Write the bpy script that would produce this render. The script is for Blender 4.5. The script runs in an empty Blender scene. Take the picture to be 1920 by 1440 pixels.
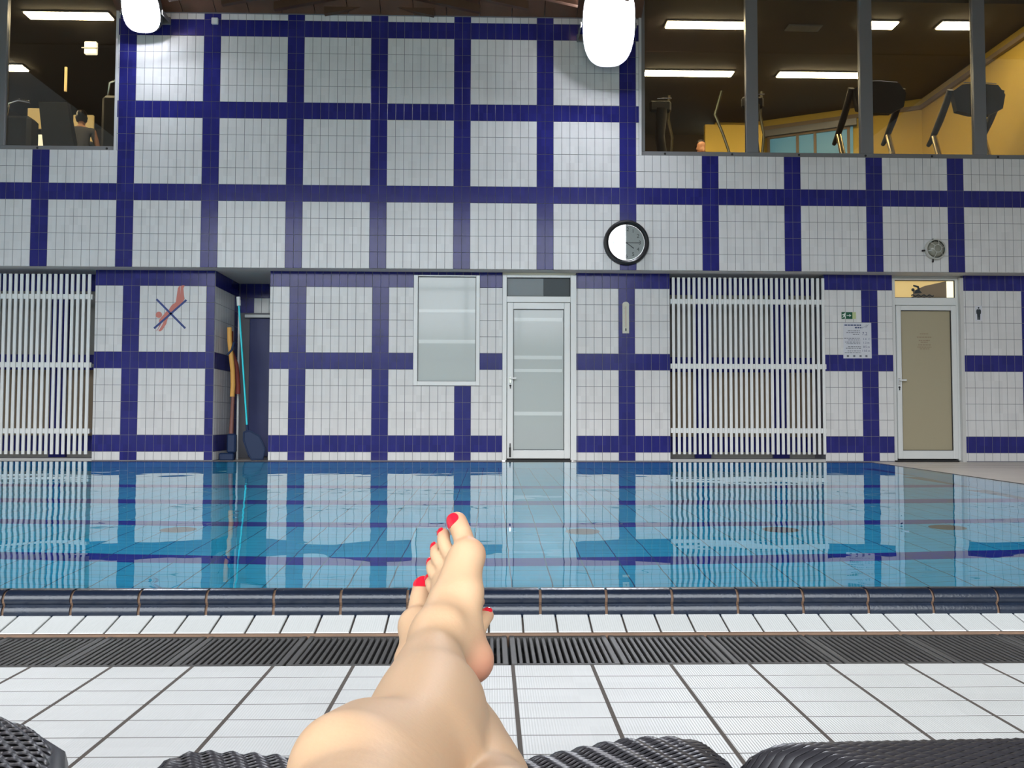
import bpy, bmesh, math, random
import numpy as np
from mathutils import Vector, Matrix
random.seed(4)
sc = bpy.context.scene
COL = sc.collection
PI = math.pi

# ------------------------------------------------------------------ camera, world, exposure
cam = bpy.data.cameras.new('camera'); camo = bpy.data.objects.new('camera', cam); COL.objects.link(camo)
cam.sensor_width = 36.0; cam.lens = 31.03; cam.clip_start = 0.02; cam.clip_end = 200
cr_ = Vector((0.99970282, -0.02424393, 0.00254881)); cu_ = Vector((-0.00360557, -0.04364542, 0.99904058)); cf_ = Vector((0.02410942, 0.99875288, 0.04371986))
camo.matrix_world = Matrix(((cr_.x, cu_.x, -cf_.x, 0.0), (cr_.y, cu_.y, -cf_.y, 0.0), (cr_.z, cu_.z, -cf_.z, 0.518), (0, 0, 0, 1)))
sc.camera = camo
sc.view_settings.view_transform = 'Standard'; sc.view_settings.look = 'None'
sc.view_settings.gamma = 1.0; sc.view_settings.use_curve_mapping = False
sc.view_settings.exposure = 0.35
SKY = 17.0
wd = bpy.data.worlds.new('sky'); sc.world = wd; wd.use_nodes = True
nt = wd.node_tree; nt.nodes.clear()
tc = nt.nodes.new('ShaderNodeTexCoord'); sp = nt.nodes.new('ShaderNodeSeparateXYZ'); nt.links.new(tc.outputs['Generated'], sp.inputs[0])
rp = nt.nodes.new('ShaderNodeValToRGB'); mr = nt.nodes.new('ShaderNodeMapRange')
mr.inputs[1].default_value = -1; mr.inputs[2].default_value = 1
nt.links.new(sp.outputs[2], mr.inputs[0]); nt.links.new(mr.outputs[0], rp.inputs[0])
e = rp.color_ramp.elements
e[0].position = 0.0; e[0].color = (0.06, 0.06, 0.05, 1)
e[1].position = 1.0; e[1].color = (0.43, 0.465, 0.50, 1)
for p_, c_ in ((0.40, (0.05, 0.055, 0.04)), (0.49, (0.035, 0.042, 0.03)), (0.542, (0.03, 0.04, 0.028)), (0.556, (0.28, 0.29, 0.30)), (0.62, (0.39, 0.41, 0.425)), (0.75, (0.43, 0.455, 0.475))):
    q = e.new(p_); q.color = (*c_, 1)
bg = nt.nodes.new('ShaderNodeBackground'); bg.inputs[1].default_value = SKY
ow = nt.nodes.new('ShaderNodeOutputWorld'); nt.links.new(rp.outputs[0], bg.inputs[0]); nt.links.new(bg.outputs[0], ow.inputs[0])
# daylight through the glazed facade behind the camera: portal lamp guides the sky light
pl_ = bpy.data.lights.new('window_portal', 'AREA'); pl_.shape = 'RECTANGLE'; pl_.size = 12.9; pl_.size_y = 6.4
pl_.cycles.is_portal = True
po = bpy.data.objects.new('window_portal', pl_); COL.objects.link(po); po.location = (-2.4, -3.3, 3.5); po.rotation_euler = (PI/2, 0, 0)
try:
    sc.cycles.use_denoising = True
    sc.cycles.max_bounces = 12; sc.cycles.diffuse_bounces = 5; sc.cycles.transmission_bounces = 8
    sc.cycles.sample_clamp_indirect = 6.0
except Exception: pass

# ------------------------------------------------------------------ helpers
def tag(o, label=None, cat=None, group=None, kind=None):
    if label: o['label'] = label
    if cat: o['category'] = cat
    if group: o['group'] = group
    if kind: o['kind'] = kind
    return o
def empty(name, loc=(0, 0, 0), rz=0.0):
    o = bpy.data.objects.new(name, None); COL.objects.link(o); o.location = loc; o.rotation_euler = (0, 0, rz); o.empty_display_size = 0.1
    return o
def link(name, me, parent=None, loc=None, rot=None):
    o = bpy.data.objects.new(name, me); COL.objects.link(o)
    if parent is not None: o.parent = parent
    if loc is not None: o.location = loc
    if rot is not None: o.rotation_euler = rot
    return o
def text_mesh(name, cu, parent, loc, rot):
    o = bpy.data.objects.new(name, cu); COL.objects.link(o); dg = bpy.context.evaluated_depsgraph_get(); me = bpy.data.meshes.new_from_object(o.evaluated_get(dg))
    bpy.data.objects.remove(o); return link(name, me, parent, loc, rot)
class MB:
    """collects simple solids into one mesh"""
    def __init__(s): s.v = []; s.f = []; s.m = []; s.cur = 0
    def add(s, vs, fs):
        n = len(s.v); s.v += [tuple(a) for a in vs]; s.f += [tuple(i + n for i in f) for f in fs]; s.m += [s.cur] * len(fs); return s
    def box(s, x0, x1, y0, y1, z0, z1):
        return s.add([(x0, y0, z0), (x1, y0, z0), (x1, y1, z0), (x0, y1, z0), (x0, y0, z1), (x1, y0, z1), (x1, y1, z1), (x0, y1, z1)],
                     [(0, 3, 2, 1), (4, 5, 6, 7), (0, 1, 5, 4), (1, 2, 6, 5), (2, 3, 7, 6), (3, 0, 4, 7)])
    def bbox(s, x0, x1, y0, y1, z0, z1, b):
        """box with chamfered edges"""
        vs = []; X = (x0, x1); Y = (y0, y1); Z = (z0, z1); idx = {}
        for i in (0, 1):
            for j in (0, 1):
                for k in (0, 1):
                    sx, sy, sz = (1 if i == 0 else -1), (1 if j == 0 else -1), (1 if k == 0 else -1)
                    idx[(i, j, k, 'x')] = len(vs); vs.append((X[i], Y[j] + sy*b, Z[k] + sz*b))
                    idx[(i, j, k, 'y')] = len(vs); vs.append((X[i] + sx*b, Y[j], Z[k] + sz*b))
                    idx[(i, j, k, 'z')] = len(vs); vs.append((X[i] + sx*b, Y[j] + sy*b, Z[k]))
        bm = bmesh.new(); bv = [bm.verts.new(v) for v in vs]
        r = bmesh.ops.convex_hull(bm, input=bv); bm.verts.index_update()
        fs = [tuple(v.index for v in f.verts) for f in bm.faces]; vv = [tuple(v.co) for v in bm.verts]; bm.free()
        return s.add(vv, fs)
    def tube(s, pts, r, n=10, cap=True):
        pts = [Vector(p) for p in pts]; rs = r if isinstance(r, (list, tuple)) else [r]*len(pts)
        rings = []; base = len(s.v); vs = []; fs = []; up = None
        for i, p in enumerate(pts):
            t = (pts[min(i+1, len(pts)-1)] - pts[max(i-1, 0)]).normalized()
            if up is None: up = Vector((0, 0, 1)) if abs(t.z) < .9 else Vector((1, 0, 0))
            a = t.cross(up).normalized(); b = a.cross(t).normalized(); up = b
            for k in range(n):
                w = 2*PI*k/n; vs.append(p + (a*math.cos(w) + b*math.sin(w))*rs[i])
        for i in range(len(pts)-1):
            for k in range(n):
                fs.append((i*n+k, i*n+(k+1) % n, (i+1)*n+(k+1) % n, (i+1)*n+k))
        if cap: fs.append(tuple(range(n-1, -1, -1))); fs.append(tuple((len(pts)-1)*n+k for k in range(n)))
        return s.add(vs, fs)
    def lathe(s, prof, c, axis='y', n=40):
        """prof: (radius, offset along axis); axis y points to -y"""
        vs = []; fs = []
        for r, h in prof:
            for k in range(n):
                w = 2*PI*k/n
                if axis == 'y': vs.append((c[0] + r*math.cos(w), c[1] - h, c[2] + r*math.sin(w)))
                else: vs.append((c[0] + r*math.cos(w), c[1] + r*math.sin(w), c[2] + h))
        for i in range(len(prof)-1):
            for k in range(n): fs.append((i*n+k, i*n+(k+1) % n, (i+1)*n+(k+1) % n, (i+1)*n+k))
        return s.add(vs, fs)
    def prism(s, poly, y0, y1):
        """polygon in x,z extruded along y"""
        n = len(poly); vs = [(x, y0, z) for x, z in poly] + [(x, y1, z) for x, z in poly]
        fs = [tuple(range(n)), tuple(range(2*n-1, n-1, -1))] + [(i, i+n, (i+1) % n+n, (i+1) % n) for i in range(n)]
        return s.add(vs, fs)
    def prism_z(s, poly, z0, z1):
        n = len(poly); vs = [(x, y, z0) for x, y in poly] + [(x, y, z1) for x, y in poly]
        fs = [tuple(range(n-1, -1, -1)), tuple(range(n, 2*n))] + [(i, (i+1) % n, (i+1) % n+n, i+n) for i in range(n)]
        return s.add(vs, fs)
    def sweep_x(s, prof, x0, x1):
        """closed profile in y,z swept along x"""
        n = len(prof); vs = [(x0, y, z) for y, z in prof] + [(x1, y, z) for y, z in prof]
        fs = [tuple(range(n)), tuple(range(2*n-1, n-1, -1))] + [(i, i+n, (i+1) % n+n, (i+1) % n) for i in range(n)]
        return s.add(vs, fs)
    def mesh(s, name, mats, smooth=False, fix=True):
        me = bpy.data.meshes.new(name); me.from_pydata(s.v, [], s.f)
        for m in (mats if isinstance(mats, (list, tuple)) else [mats]): me.materials.append(m)
        if any(s.m): me.polygons.foreach_set('material_index', s.m)
        if fix:
            bm = bmesh.new(); bm.from_mesh(me); bmesh.ops.recalc_face_normals(bm, faces=bm.faces); bm.to_mesh(me); bm.free()
        if smooth:
            me.polygons.foreach_set('use_smooth', [True]*len(me.polygons))
            try: me.set_sharp_from_angle(angle=math.radians(40))
            except Exception: pass
        me.update(); return me
    def obj(s, name, mats, parent=None, smooth=False, loc=None, rot=None, fix=True):
        return link(name, s.mesh(name, mats, smooth, fix), parent, loc, rot)

# ------------------------------------------------------------------ materials
def mat(name, col, rough=0.5, metal=0.0, spec=0.5, emit=None, es=0.0, sss=0.0, var=0.0, bump=0.0, bscale=40.0, coat=0.0):
    m = bpy.data.materials.new(name); m.use_nodes = True; t = m.node_tree; b = t.nodes['Principled BSDF']
    b.inputs['Base Color'].default_value = (*col, 1); b.inputs['Roughness'].default_value = rough; b.inputs['Metallic'].default_value = metal
    b.inputs['Specular IOR Level'].default_value = spec
    if coat: b.inputs['Coat Weight'].default_value = coat; b.inputs['Coat Roughness'].default_value = 0.05
    if emit: b.inputs['Emission Color'].default_value = (*emit, 1); b.inputs['Emission Strength'].default_value = es
    if sss:
        b.inputs['Subsurface Weight'].default_value = sss; b.inputs['Subsurface Radius'].default_value = (1.0, 0.35, 0.2); b.inputs['Subsurface Scale'].default_value = 0.012
    if var:
        g = t.nodes.new('ShaderNodeNewGeometry'); n = t.nodes.new('ShaderNodeTexNoise'); n.inputs['Scale'].default_value = bscale*0.15; n.inputs['Detail'].default_value = 4
        t.links.new(g.outputs['Position'], n.inputs['Vector'])
        mx = t.nodes.new('ShaderNodeMix'); mx.data_type = 'RGBA'; mx.inputs[6].default_value = (*[c*(1-var) for c in col], 1); mx.inputs[7].default_value = (*[min(1, c*(1+var)) for c in col], 1)
        t.links.new(n.outputs['Fac'], mx.inputs[0]); t.links.new(mx.outputs[2], b.inputs['Base Color'])
    if bump:
        g = t.nodes.new('ShaderNodeNewGeometry'); n = t.nodes.new('ShaderNodeTexNoise'); n.inputs['Scale'].default_value = bscale; n.inputs['Detail'].default_value = 3
        t.links.new(g.outputs['Position'], n.inputs['Vector'])
        bp = t.nodes.new('ShaderNodeBump'); bp.inputs['Strength'].default_value = bump; bp.inputs['Distance'].default_value = 0.004
        t.links.new(n.outputs['Fac'], bp.inputs['Height']); t.links.new(bp.outputs[0], b.inputs['Normal'])
    return m
def tile_mat(name, col, rough, var, cell, bump=0.0, bscale=9.0, coat=0.0, ribs=None, spec=0.26):
    """glazed tile: a slightly different shade and tilt for every tile (cell = tile size on x, y, z)"""
    m = mat(name, col, rough, coat=coat); t = m.node_tree; b = t.nodes['Principled BSDF']
    b.inputs['Specular IOR Level'].default_value = spec
    g = t.nodes.new('ShaderNodeNewGeometry'); d = t.nodes.new('ShaderNodeVectorMath'); d.operation = 'DIVIDE'; d.inputs[1].default_value = cell
    f = t.nodes.new('ShaderNodeVectorMath'); f.operation = 'FLOOR'; w = t.nodes.new('ShaderNodeTexWhiteNoise')
    t.links.new(g.outputs['Position'], d.inputs[0]); t.links.new(d.outputs[0], f.inputs[0]); t.links.new(f.outputs[0], w.inputs['Vector'])
    mx = t.nodes.new('ShaderNodeMix'); mx.data_type = 'RGBA'; mx.inputs[6].default_value = (*[c*(1-var) for c in col], 1); mx.inputs[7].default_value = (*[min(1, c*(1+var)) for c in col], 1)
    t.links.new(w.outputs['Value'], mx.inputs[0]); t.links.new(mx.outputs[2], b.inputs['Base Color'])
    if ribs:
        s = t.nodes.new('ShaderNodeSeparateXYZ'); t.links.new(g.outputs['Position'], s.inputs[0])
        k = t.nodes.new('ShaderNodeMath'); k.operation = 'MULTIPLY'; k.inputs[1].default_value = 2*PI/ribs; t.links.new(s.outputs[0], k.inputs[0])
        sn = t.nodes.new('ShaderNodeMath'); sn.operation = 'SINE'; t.links.new(k.outputs[0], sn.inputs[0])
        bp = t.nodes.new('ShaderNodeBump'); bp.inputs['Strength'].default_value = 0.30; bp.inputs['Distance'].default_value = 0.0007
        t.links.new(sn.outputs[0], bp.inputs['Height']); t.links.new(bp.outputs[0], b.inputs['Normal'])
    elif bump:
        n = t.nodes.new('ShaderNodeTexNoise'); n.inputs['Scale'].default_value = bscale; t.links.new(g.outputs['Position'], n.inputs['Vector'])
        bp = t.nodes.new('ShaderNodeBump'); bp.inputs['Strength'].default_value = bump; bp.inputs['Distance'].default_value = 0.01
        t.links.new(n.outputs['Fac'], bp.inputs['Height']); t.links.new(bp.outputs[0], b.inputs['Normal'])
    return m
def glass_mat(name, tint=(1, 1, 1), refl=0.08, dirt=0.0, dirt_col=(.6, .62, .62), rough=0.0):
    m = bpy.data.materials.new(name); m.use_nodes = True; t = m.node_tree; t.nodes.clear()
    o = t.nodes.new('ShaderNodeOutputMaterial'); tr = t.nodes.new('ShaderNodeBsdfTransparent'); tr.inputs[0].default_value = (*tint, 1)
    gl = t.nodes.new('ShaderNodeBsdfGlossy'); gl.inputs['Roughness'].default_value = rough
    fr = t.nodes.new('ShaderNodeFresnel'); fr.inputs[0].default_value = 1.5
    ad = t.nodes.new('ShaderNodeMath'); ad.operation = 'ADD'; ad.inputs[1].default_value = refl; t.links.new(fr.outputs[0], ad.inputs[0])
    m1 = t.nodes.new('ShaderNodeMixShader'); last = tr.outputs[0]
    if dirt:
        df = t.nodes.new('ShaderNodeBsdfDiffuse'); df.inputs[0].default_value = (*dirt_col, 1); m0 = t.nodes.new('ShaderNodeMixShader'); m0.inputs[0].default_value = dirt
        t.links.new(last, m0.inputs[1]); t.links.new(df.outputs[0], m0.inputs[2]); last = m0.outputs[0]
    t.links.new(ad.outputs[0], m1.inputs[0]); t.links.new(last, m1.inputs[1]); t.links.new(gl.outputs[0], m1.inputs[2]); t.links.new(m1.outputs[0], o.inputs[0])
    return m
M = {}
M['white_tile'] = tile_mat('white_glazed_tile', (.74, .74, .745), .18, .035, (.11, .5, .22), bump=.05)
M['blue_tile'] = tile_mat('blue_glazed_tile', (.024, .025, .19), .16, .10, (.11, .5, .22), bump=.05)
M['grout'] = mat('grey_grout', (.20, .20, .23), .8)
M['deck_tile'] = tile_mat('ribbed_white_deck_tile', (.555, .555, .545), .4, .025, (.1698, .0849, 1), ribs=.0049)
M['deck_grout'] = mat('brown_grey_grout', (.075, .06, .05), .85, var=.25, bscale=60)
M['strip_tile'] = tile_mat('white_edge_tile', (.53, .535, .525), .2, .03, (.085, 1, 1), ribs=.0057)
M['coping'] = mat('dark_navy_glazed_ceramic', (.006, .011, .023), .27, var=.35, bscale=160, bump=.12)
M['coping_joint'] = mat('rusty_joint', (.13, .075, .045), .8)
M['rust'] = mat('rusty_brown_edge', (.16, .095, .06), .7, var=.3, bscale=120)
M['grate'] = mat('dark_grey_grate_plastic', (.034, .032, .030), .55, var=.3, bscale=70)
M['grate_end'] = mat('worn_grate_edge', (.05, .048, .045), .55, var=.3, bscale=70)
M['gutter'] = mat('gutter_grey', (.10, .105, .105), .6, var=.3, bscale=60)
M['pool_tile'] = tile_mat('pale_blue_pool_tile', (.035, .60, .88), .4, .05, (.165, .083, .5))
M['pool_wall'] = tile_mat('pale_blue_pool_wall', (.035, .58, .86), .4, .05, (.165, .5, .083))
M['lane'] = tile_mat('navy_lane_tile', (.02, .035, .36), .4, .1, (.165, .083, .5))
M['pool_grout'] = mat('dark_pool_grout', (.008, .12, .22), .8)
M['drain'] = mat('brown_drain_cover', (.085, .075, .085), .5)
M['far_deck'] = tile_mat('beige_deck_tile', (.62, .55, .47), .35, .04, (.25, .125, 1))
M['concrete'] = mat('deck_bed', (.5, .47, .43), .8)
M['plaster'] = mat('white_plaster', (.62, .62, .61), .8, var=.04)
M['soffit'] = mat('grey_white_soffit', (.52, .52, .51), .8)
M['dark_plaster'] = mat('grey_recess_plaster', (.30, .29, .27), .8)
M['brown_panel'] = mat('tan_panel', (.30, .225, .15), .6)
M['wood'] = mat('dark_brown_wood', (.085, .040, .022), .5, var=.4, bscale=30)
M['wood2'] = mat('brown_wood_board', (.13, .062, .034), .5, var=.4, bscale=30)
M['alu'] = mat('grey_aluminium', (.23, .23, .24), .45, metal=.3)
M['alu_light'] = mat('white_jamb_strip', (.7, .7, .72), .4)
M['white_frame'] = mat('white_door_frame', (.78, .80, .80), .3, coat=.2)
M['seal'] = mat('black_seal', (.02, .02, .022), .6)
M['slat'] = mat('white_painted_slat', (.82, .84, .84), .4)
M['chrome'] = mat('chrome', (.75, .75, .76), .15, metal=1)
M['brass'] = mat('tan_metal_upright', (.50, .42, .27), .25, metal=.9)
M['black'] = mat('black_plastic', (.012, .012, .014), .35)
M['dark'] = mat('dark_machine_grey', (.009, .0085, .008), .55)
M['clock_face'] = mat('white_clock_face', (.62, .66, .67), .6)
M['ink'] = mat('dark_ink', (.03, .04, .05), .6)
M['glass'] = glass_mat('clear_window_glass', (.93, .93, .92), .02)
M['clock_glass'] = glass_mat('clock_glass', (.97, .98, .98), .05)
M['frost'] = mat('frosted_glass_grey', (.44, .485, .485), .28, coat=.6)
M['frost_band'] = mat('pale_band_on_frosted_glass', (.66, .71, .71), .3, coat=.6)  # paler strips across the frosted panes
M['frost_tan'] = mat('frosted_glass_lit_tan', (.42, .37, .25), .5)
M['transom'] = mat('pale_transom_glass', (.27, .30, .315), .35, spec=.2)
M['transom_dark'] = mat('dark_transom_glass', (.065, .08, .09), .35, spec=.2)
M['gym_wall'] = mat('yellow_gym_wall', (.72, .50, .09), .7)
M['gym_ceiling'] = mat('dark_gym_ceiling', (.085, .075, .06), .8)
M['gym_floor'] = mat('gym_floor', (.06, .055, .05), .6)
M['gym_dark'] = mat('brown_dark_gym_wall', (.075, .055, .042), .7)
M['gym_lamp'] = mat('warm_light_strip', (1, .9, .7), .5, emit=(1, .80, .46), es=34.0)
M['flood'] = mat('floodlight_face', (1, 1, 1), .4, emit=(.86, .90, 1.0), es=150.0)
M['teal'] = mat('blue_green_glow', (.10, .26, .33), .4, emit=(.10, .30, .40), es=.35)  # emission stands in for the lit room behind the pane
M['lit_room'] = mat('lit_yellow_room', (.75, .58, .28), .6, emit=(1, .66, .22), es=.30)  # glow put into the surface in place of a lit room
M['lit_white'] = mat('lit_white_panel', (.9, .85, .7), .6, emit=(1, .92, .62), es=.8)
M['red_paint'] = mat('salmon_red_print', (.62, .20, .16), .5)
M['blue_paint'] = mat('blue_print', (.03, .06, .24), .5)
M['green'] = mat('exit_green', (.006, .10, .05), .5)
M['glow_strip'] = mat('pale_green_strip', (.52, .60, .30), .5)
M['sign_white'] = mat('sign_white', (.72, .78, .74), .5)
M['paper'] = mat('white_paper', (.66, .68, .74), .7)
M['grey_ink'] = mat('grey_ink', (.15, .16, .20), .7)
M['navy_ink'] = mat('navy_ink', (.05, .08, .20), .7)
M['cream'] = mat('cream_plastic', (.66, .66, .56), .5)
M['pink_tube'] = mat('pinkish_scale', (.60, .47, .41), .5)
M['cyan'] = mat('cyan_pole', (.01, .80, .95), .3)
M['net'] = mat('dark_blue_net', (.008, .028, .095), .6)
M['niche_door'] = mat('blue_panel_paint', (.022, .032, .15), .45, var=.15)
M['yellow'] = mat('orange_yellow_foam', (.80, .42, .10), .6)
M['red_foam'] = mat('dark_red_foam', (.26, .05, .04), .6)
M['brown_red'] = mat('dull_red_stick', (.24, .105, .085), .6)
M['lamp_glass'] = mat('ribbed_lamp_glass', (.27, .27, .22), .25, coat=.5)
M['lamp_ring'] = mat('grey_white_lamp_ring', (.52, .52, .48), .5)
M['wicker'] = mat('dark_grey_wicker', (.022, .021, .025), .38, var=.3, bscale=220)
M['wicker_under'] = mat('black_wicker_backing', (.006, .006, .007), .7)
M['nail'] = mat('red_nail_polish', (.62, .012, .03), .14, coat=.6)
M['hair'] = mat('dark_hair', (.02, .013, .01), .5)
M['shirt'] = mat('grey_shirt', (.09, .09, .10), .8)
M['skin_far'] = mat('warm_skin', (.55, .27, .15), .5)
M['suit'] = mat('navy_swimsuit', (.012, .016, .05), .7)

# ------------------------------------------------------------------ tiles
_tc = {}
def tile_mesh(w, h, m, flat=False, t=.0035, c=.0016):
    """one glazed tile with a chamfered rim: facing -y (wall) or +z (floor)"""
    k = (round(w, 4), round(h, 4), m.name, flat)
    if k in _tc: return _tc[k]
    v, f = tile_geo(0, 0, w, h, t, c)
    me = bpy.data.meshes.new('tile')
    me.from_pydata([(x, -d, z) if not flat else (x, z, d) for x, d, z in v], [], f if not flat else f)
    me.materials.append(m); me.update(); _tc[k] = me; return me
def tile_geo(cx, cz, w, h, t=.0035, c=.0016):
    a, b = w/2, h/2; v = []
    for (dx, dz, d) in ((a, b, 0.0), (a, b, t - c*.8), (a - c, b - c, t)):
        v += [(cx - dx, d, cz - dz), (cx + dx, d, cz - dz), (cx + dx, d, cz + dz), (cx - dx, d, cz + dz)]
    f = [(8, 9, 10, 11)]
    for r in (0, 4):
        for i in range(4): f.append((r + i, r + (i+1) % 4, r + 4 + (i+1) % 4, r + 4 + i))
    return v, f
TW, TH, JT = .11, .22, .0052
def tiled_wall(parent, y, cells, single_limit=300, key=None):
    """cells: (x0,x1,z0,z1,is_blue); the nearest single_limit ones are separate tile objects, the rest one stuff part"""
    cs = sorted(cells, key=key or (lambda c: (c[0] + c[1])**2/4 + ((c[2] + c[3])/2 - .5)**2))
    for (x0, x1, z0, z1, bl) in cs[:single_limit]:
        me = tile_mesh(x1 - x0 - JT, z1 - z0 - JT, M['blue_tile'] if bl else M['white_tile'])
        o = link('tile', me, parent, ((x0 + x1)/2, y, (z0 + z1)/2))
    rest = cs[single_limit:]
    if rest:
        mb = MB()
        for (x0, x1, z0, z1, bl) in rest:
            v, f = tile_geo((x0 + x1)/2, (z0 + z1)/2, x1 - x0 - JT, z1 - z0 - JT); mb.cur = 1 if bl else 0
            mb.add([(a, y - d, b) for a, d, b in v], f)
        o = mb.obj('tile', [M['white_tile'], M['blue_tile']], parent, fix=False); o['kind'] = 'stuff'
def grid_cells(u_org, z_org, x0, x1, z0, z1, blue_rows, holes=()):
    """tile grid: columns from u_org every .11 (2 blue of 10), rows down from z_org every .22"""
    out = []
    k0 = math.floor((x0 - u_org)/TW + 1e-6); k1 = math.ceil((x1 - u_org)/TW - 1e-6)
    j0 = math.floor((z0 - z_org)/TH + 1e-6); j1 = math.ceil((z1 - z_org)/TH - 1e-6)
    for k in range(k0, k1):
        for j in range(j0, j1):
            a, b = max(x0, u_org + k*TW), min(x1, u_org + (k+1)*TW); c, d = max(z0, z_org + j*TH), min(z1, z_org + (j+1)*TH)
            if b - a < .015 or d - c < .015: continue
            parts = [(a, b, c, d)]
            for (hx0, hx1, hz0, hz1) in holes:
                q = []
                for (a, b, c, d) in parts:
                    if b <= hx0 + .004 or a >= hx1 - .004 or d <= hz0 + .004 or c >= hz1 - .004: q.append((a, b, c, d)); continue
                    if a < hx0 - .015: q.append((a, hx0, c, d)); a = hx0
                    if b > hx1 + .015: q.append((hx1, b, c, d)); b = hx1
                    if c < hz0 - .015: q.append((a, b, c, hz0))
                    if d > hz1 + .015: q.append((a, b, hz1, d))
                parts = q
            bl = (k % 10 in (0, 1)) or (j in blue_rows)
            for (a, b, c, d) in parts:
                if b - a >= .015 and d - c >= .015: out.append((a, b, c, d, bl))
    return out

YU, YL = 11.546, 11.782
UO, UZ = -6.0, 3.633          # upper grid: blue band tops at UZ + .22*(1,6,11...) - rows counted from UZ
LO, LZ = -5.985, 1.4438
SOF = 2.533
# upper wall (overhangs the lower one)
def wall(name, label): 
    o = empty(name); tag(o, label, 'wall', kind='structure'); return o
wu = wall('wall_back', 'upper white tiled wall with a navy blue tile grid, between and below the gym windows')
mb = MB(); g = .0
mb.box(-9, 9, YU, YU + .236, SOF, 4.07); mb.box(-4.918, 1.962, YU, YU + .236, 4.07, 5.93); mb.box(-9, 9, YU, YU + .236, 6.6, 7.4)
mb.box(-4.918, 1.962, YU + .01, YU + .236, 5.93, 6.6)
mb.obj('grout_bed', M['grout'], wu)
cells = grid_cells(UO, UZ, -8.9, 8.9, SOF, 4.073, (-1, 4, 9)) + grid_cells(UO, UZ, -4.916, 1.96, 4.073, 5.915, (-1, 4, 9))
merged = {}
for c in cells:    # rejoin the row that was cut at the sill line
    k = (round(c[0], 3), round(c[1], 3))
    merged.setdefault(k, []).append(c)
cells = []
for k, L in merged.items():
    L.sort(key=lambda c: c[2]); out = []
    for c in L:
        if out and abs(out[-1][3] - c[2]) < 1e-4 and False and c[4] == out[-1][4]: out[-1] = (c[0], c[1], out[-1][2], c[3], c[4])
        else: out.append(c)
    cells += out
tiled_wall(wu, YU, cells)
MB().box(-9, 9, YU, 14.0, SOF - .001, SOF + .02).obj('soffit', M['soffit'], wu)
# lower wall: five piers between the openings
BR = (4, -1, -6)
piers = [(-5.25, -3.67, 'lower tiled wall pier with the crossed-out diver sign', ()),
         (-2.945, .155, 'lower tiled wall between the niche and the white door, around the frosted window', ((-1.03, -.152, 1.01, 2.49),)),
         (1.145, 2.408, 'lower tiled wall pier carrying the long thermometer', ()),
         (4.502, 5.44, 'lower tiled wall pier with the exit sign and the notice', ()),
         (6.415, 8.9, 'lower tiled wall beside the tan door, with the male figure sign', ())]
for x0, x1, lb, holes in piers:
    w = wall('wall_back', lb)
    mb = MB()
    if holes:
        h = holes[0]; mb.box(x0, h[0], YL, YL + .62, 0, SOF); mb.box(h[1], x1, YL, YL + .62, 0, SOF); mb.box(h[0], h[1], YL, YL + .3, 0, h[2]); mb.box(h[0], h[1], YL, YL + .3, h[3], SOF)
    else: mb.box(x0, x1, YL, YL + .62, 0, SOF)
    mb.obj('grout_bed', M['grout'], w)
    tiled_wall(w, YL, grid_cells(LO, LZ, x0, min(x1, 8.9), .012, SOF, BR, holes))
# niche: left side wall, back wall with transom row, right side wall
NB = 12.9
wn = wall('wall_niche', 'recessed niche lined with tiles, holding the pool cleaning tools')
mb = MB(); mb.box(-3.97, -3.67, YL + .62, NB + .2, 0, SOF); mb.box(-2.945, -2.645, YL + .62, NB + .2, 0, SOF); mb.box(-3.67, -2.945, NB, NB + .2, 0, SOF)
mb.obj('grout_bed', M['grout'], wn)
for (a, b, c, d, bl) in grid_cells(YL - .11*1, LZ, YL + .01, NB, .012, SOF, BR):   # left reveal (depth runs along y)
    bl = bl if round((c - LZ)/TH) in BR else (a > NB - .33)
    o = link('tile', tile_mesh(b - a - JT, d - c - JT, M['blue_tile'] if bl else M['white_tile']), wn, (-3.67, (a + b)/2, (c + d)/2), (0, 0, PI/2))
for (a, b, c, d, bl) in grid_cells(LO, LZ, -3.66, -2.95, 2.10, SOF, BR):
    link('tile', tile_mesh(b - a - JT, d - c - JT, M['blue_tile'] if (c > 2.3 or b < -3.44) else M['white_tile']), wn, ((a + b)/2, NB, (c + d)/2))
dn = empty('door_3', (-3.2, NB, 0)); tag(dn, 'plain blue panel door at the back of the tool niche', 'door', kind='structure')
MB().bbox(-3.50, -2.946, NB - .05, NB - .004, .02, 2.02, .006).obj('leaf', M['niche_door'], dn, loc=(3.2, -NB, 0))
MB().bbox(-3.57, -2.946, NB - .07, NB - .002, 2.03, 2.075, .005).obj('head_rail', M['slat'], dn, loc=(3.2, -NB, 0))
# recesses behind the two slatted screens
for (x0, x1) in ((-9, -5.25), (2.408, 4.502)):
    w = wall('wall_recess', 'dim grey recess wall behind the %s slatted screen' % ('left-hand' if x0 < 0 else 'middle'))
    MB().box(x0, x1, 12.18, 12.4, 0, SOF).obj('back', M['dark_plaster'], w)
    MB().box(x0, x1, 12.13, 12.18, .33, 1.22).obj('tan_panel', M['brown_panel'], w)
    MB().box(x0, x1, 12.15, 12.18, 1.22, 1.43).box(x0, x1, 12.15, 12.18, 2.30, 2.53).box(x0, x1, 12.15, 12.18, .12, .33).obj('dark_band', M['blue_tile'], w)
    mb = MB()
    k = x0
    for kx in ((-8.18, -7.08, -5.98) if x0 < 0 else (2.82, 3.91)): mb.box(kx, kx + .22, 12.12, 12.18, 0, SOF)
    mb.obj('dark_column', M['blue_tile'], w)
    MB().box(x0, x1, YL, 12.2, -.02, .035).obj('sill', M['soffit'], w)

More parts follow.
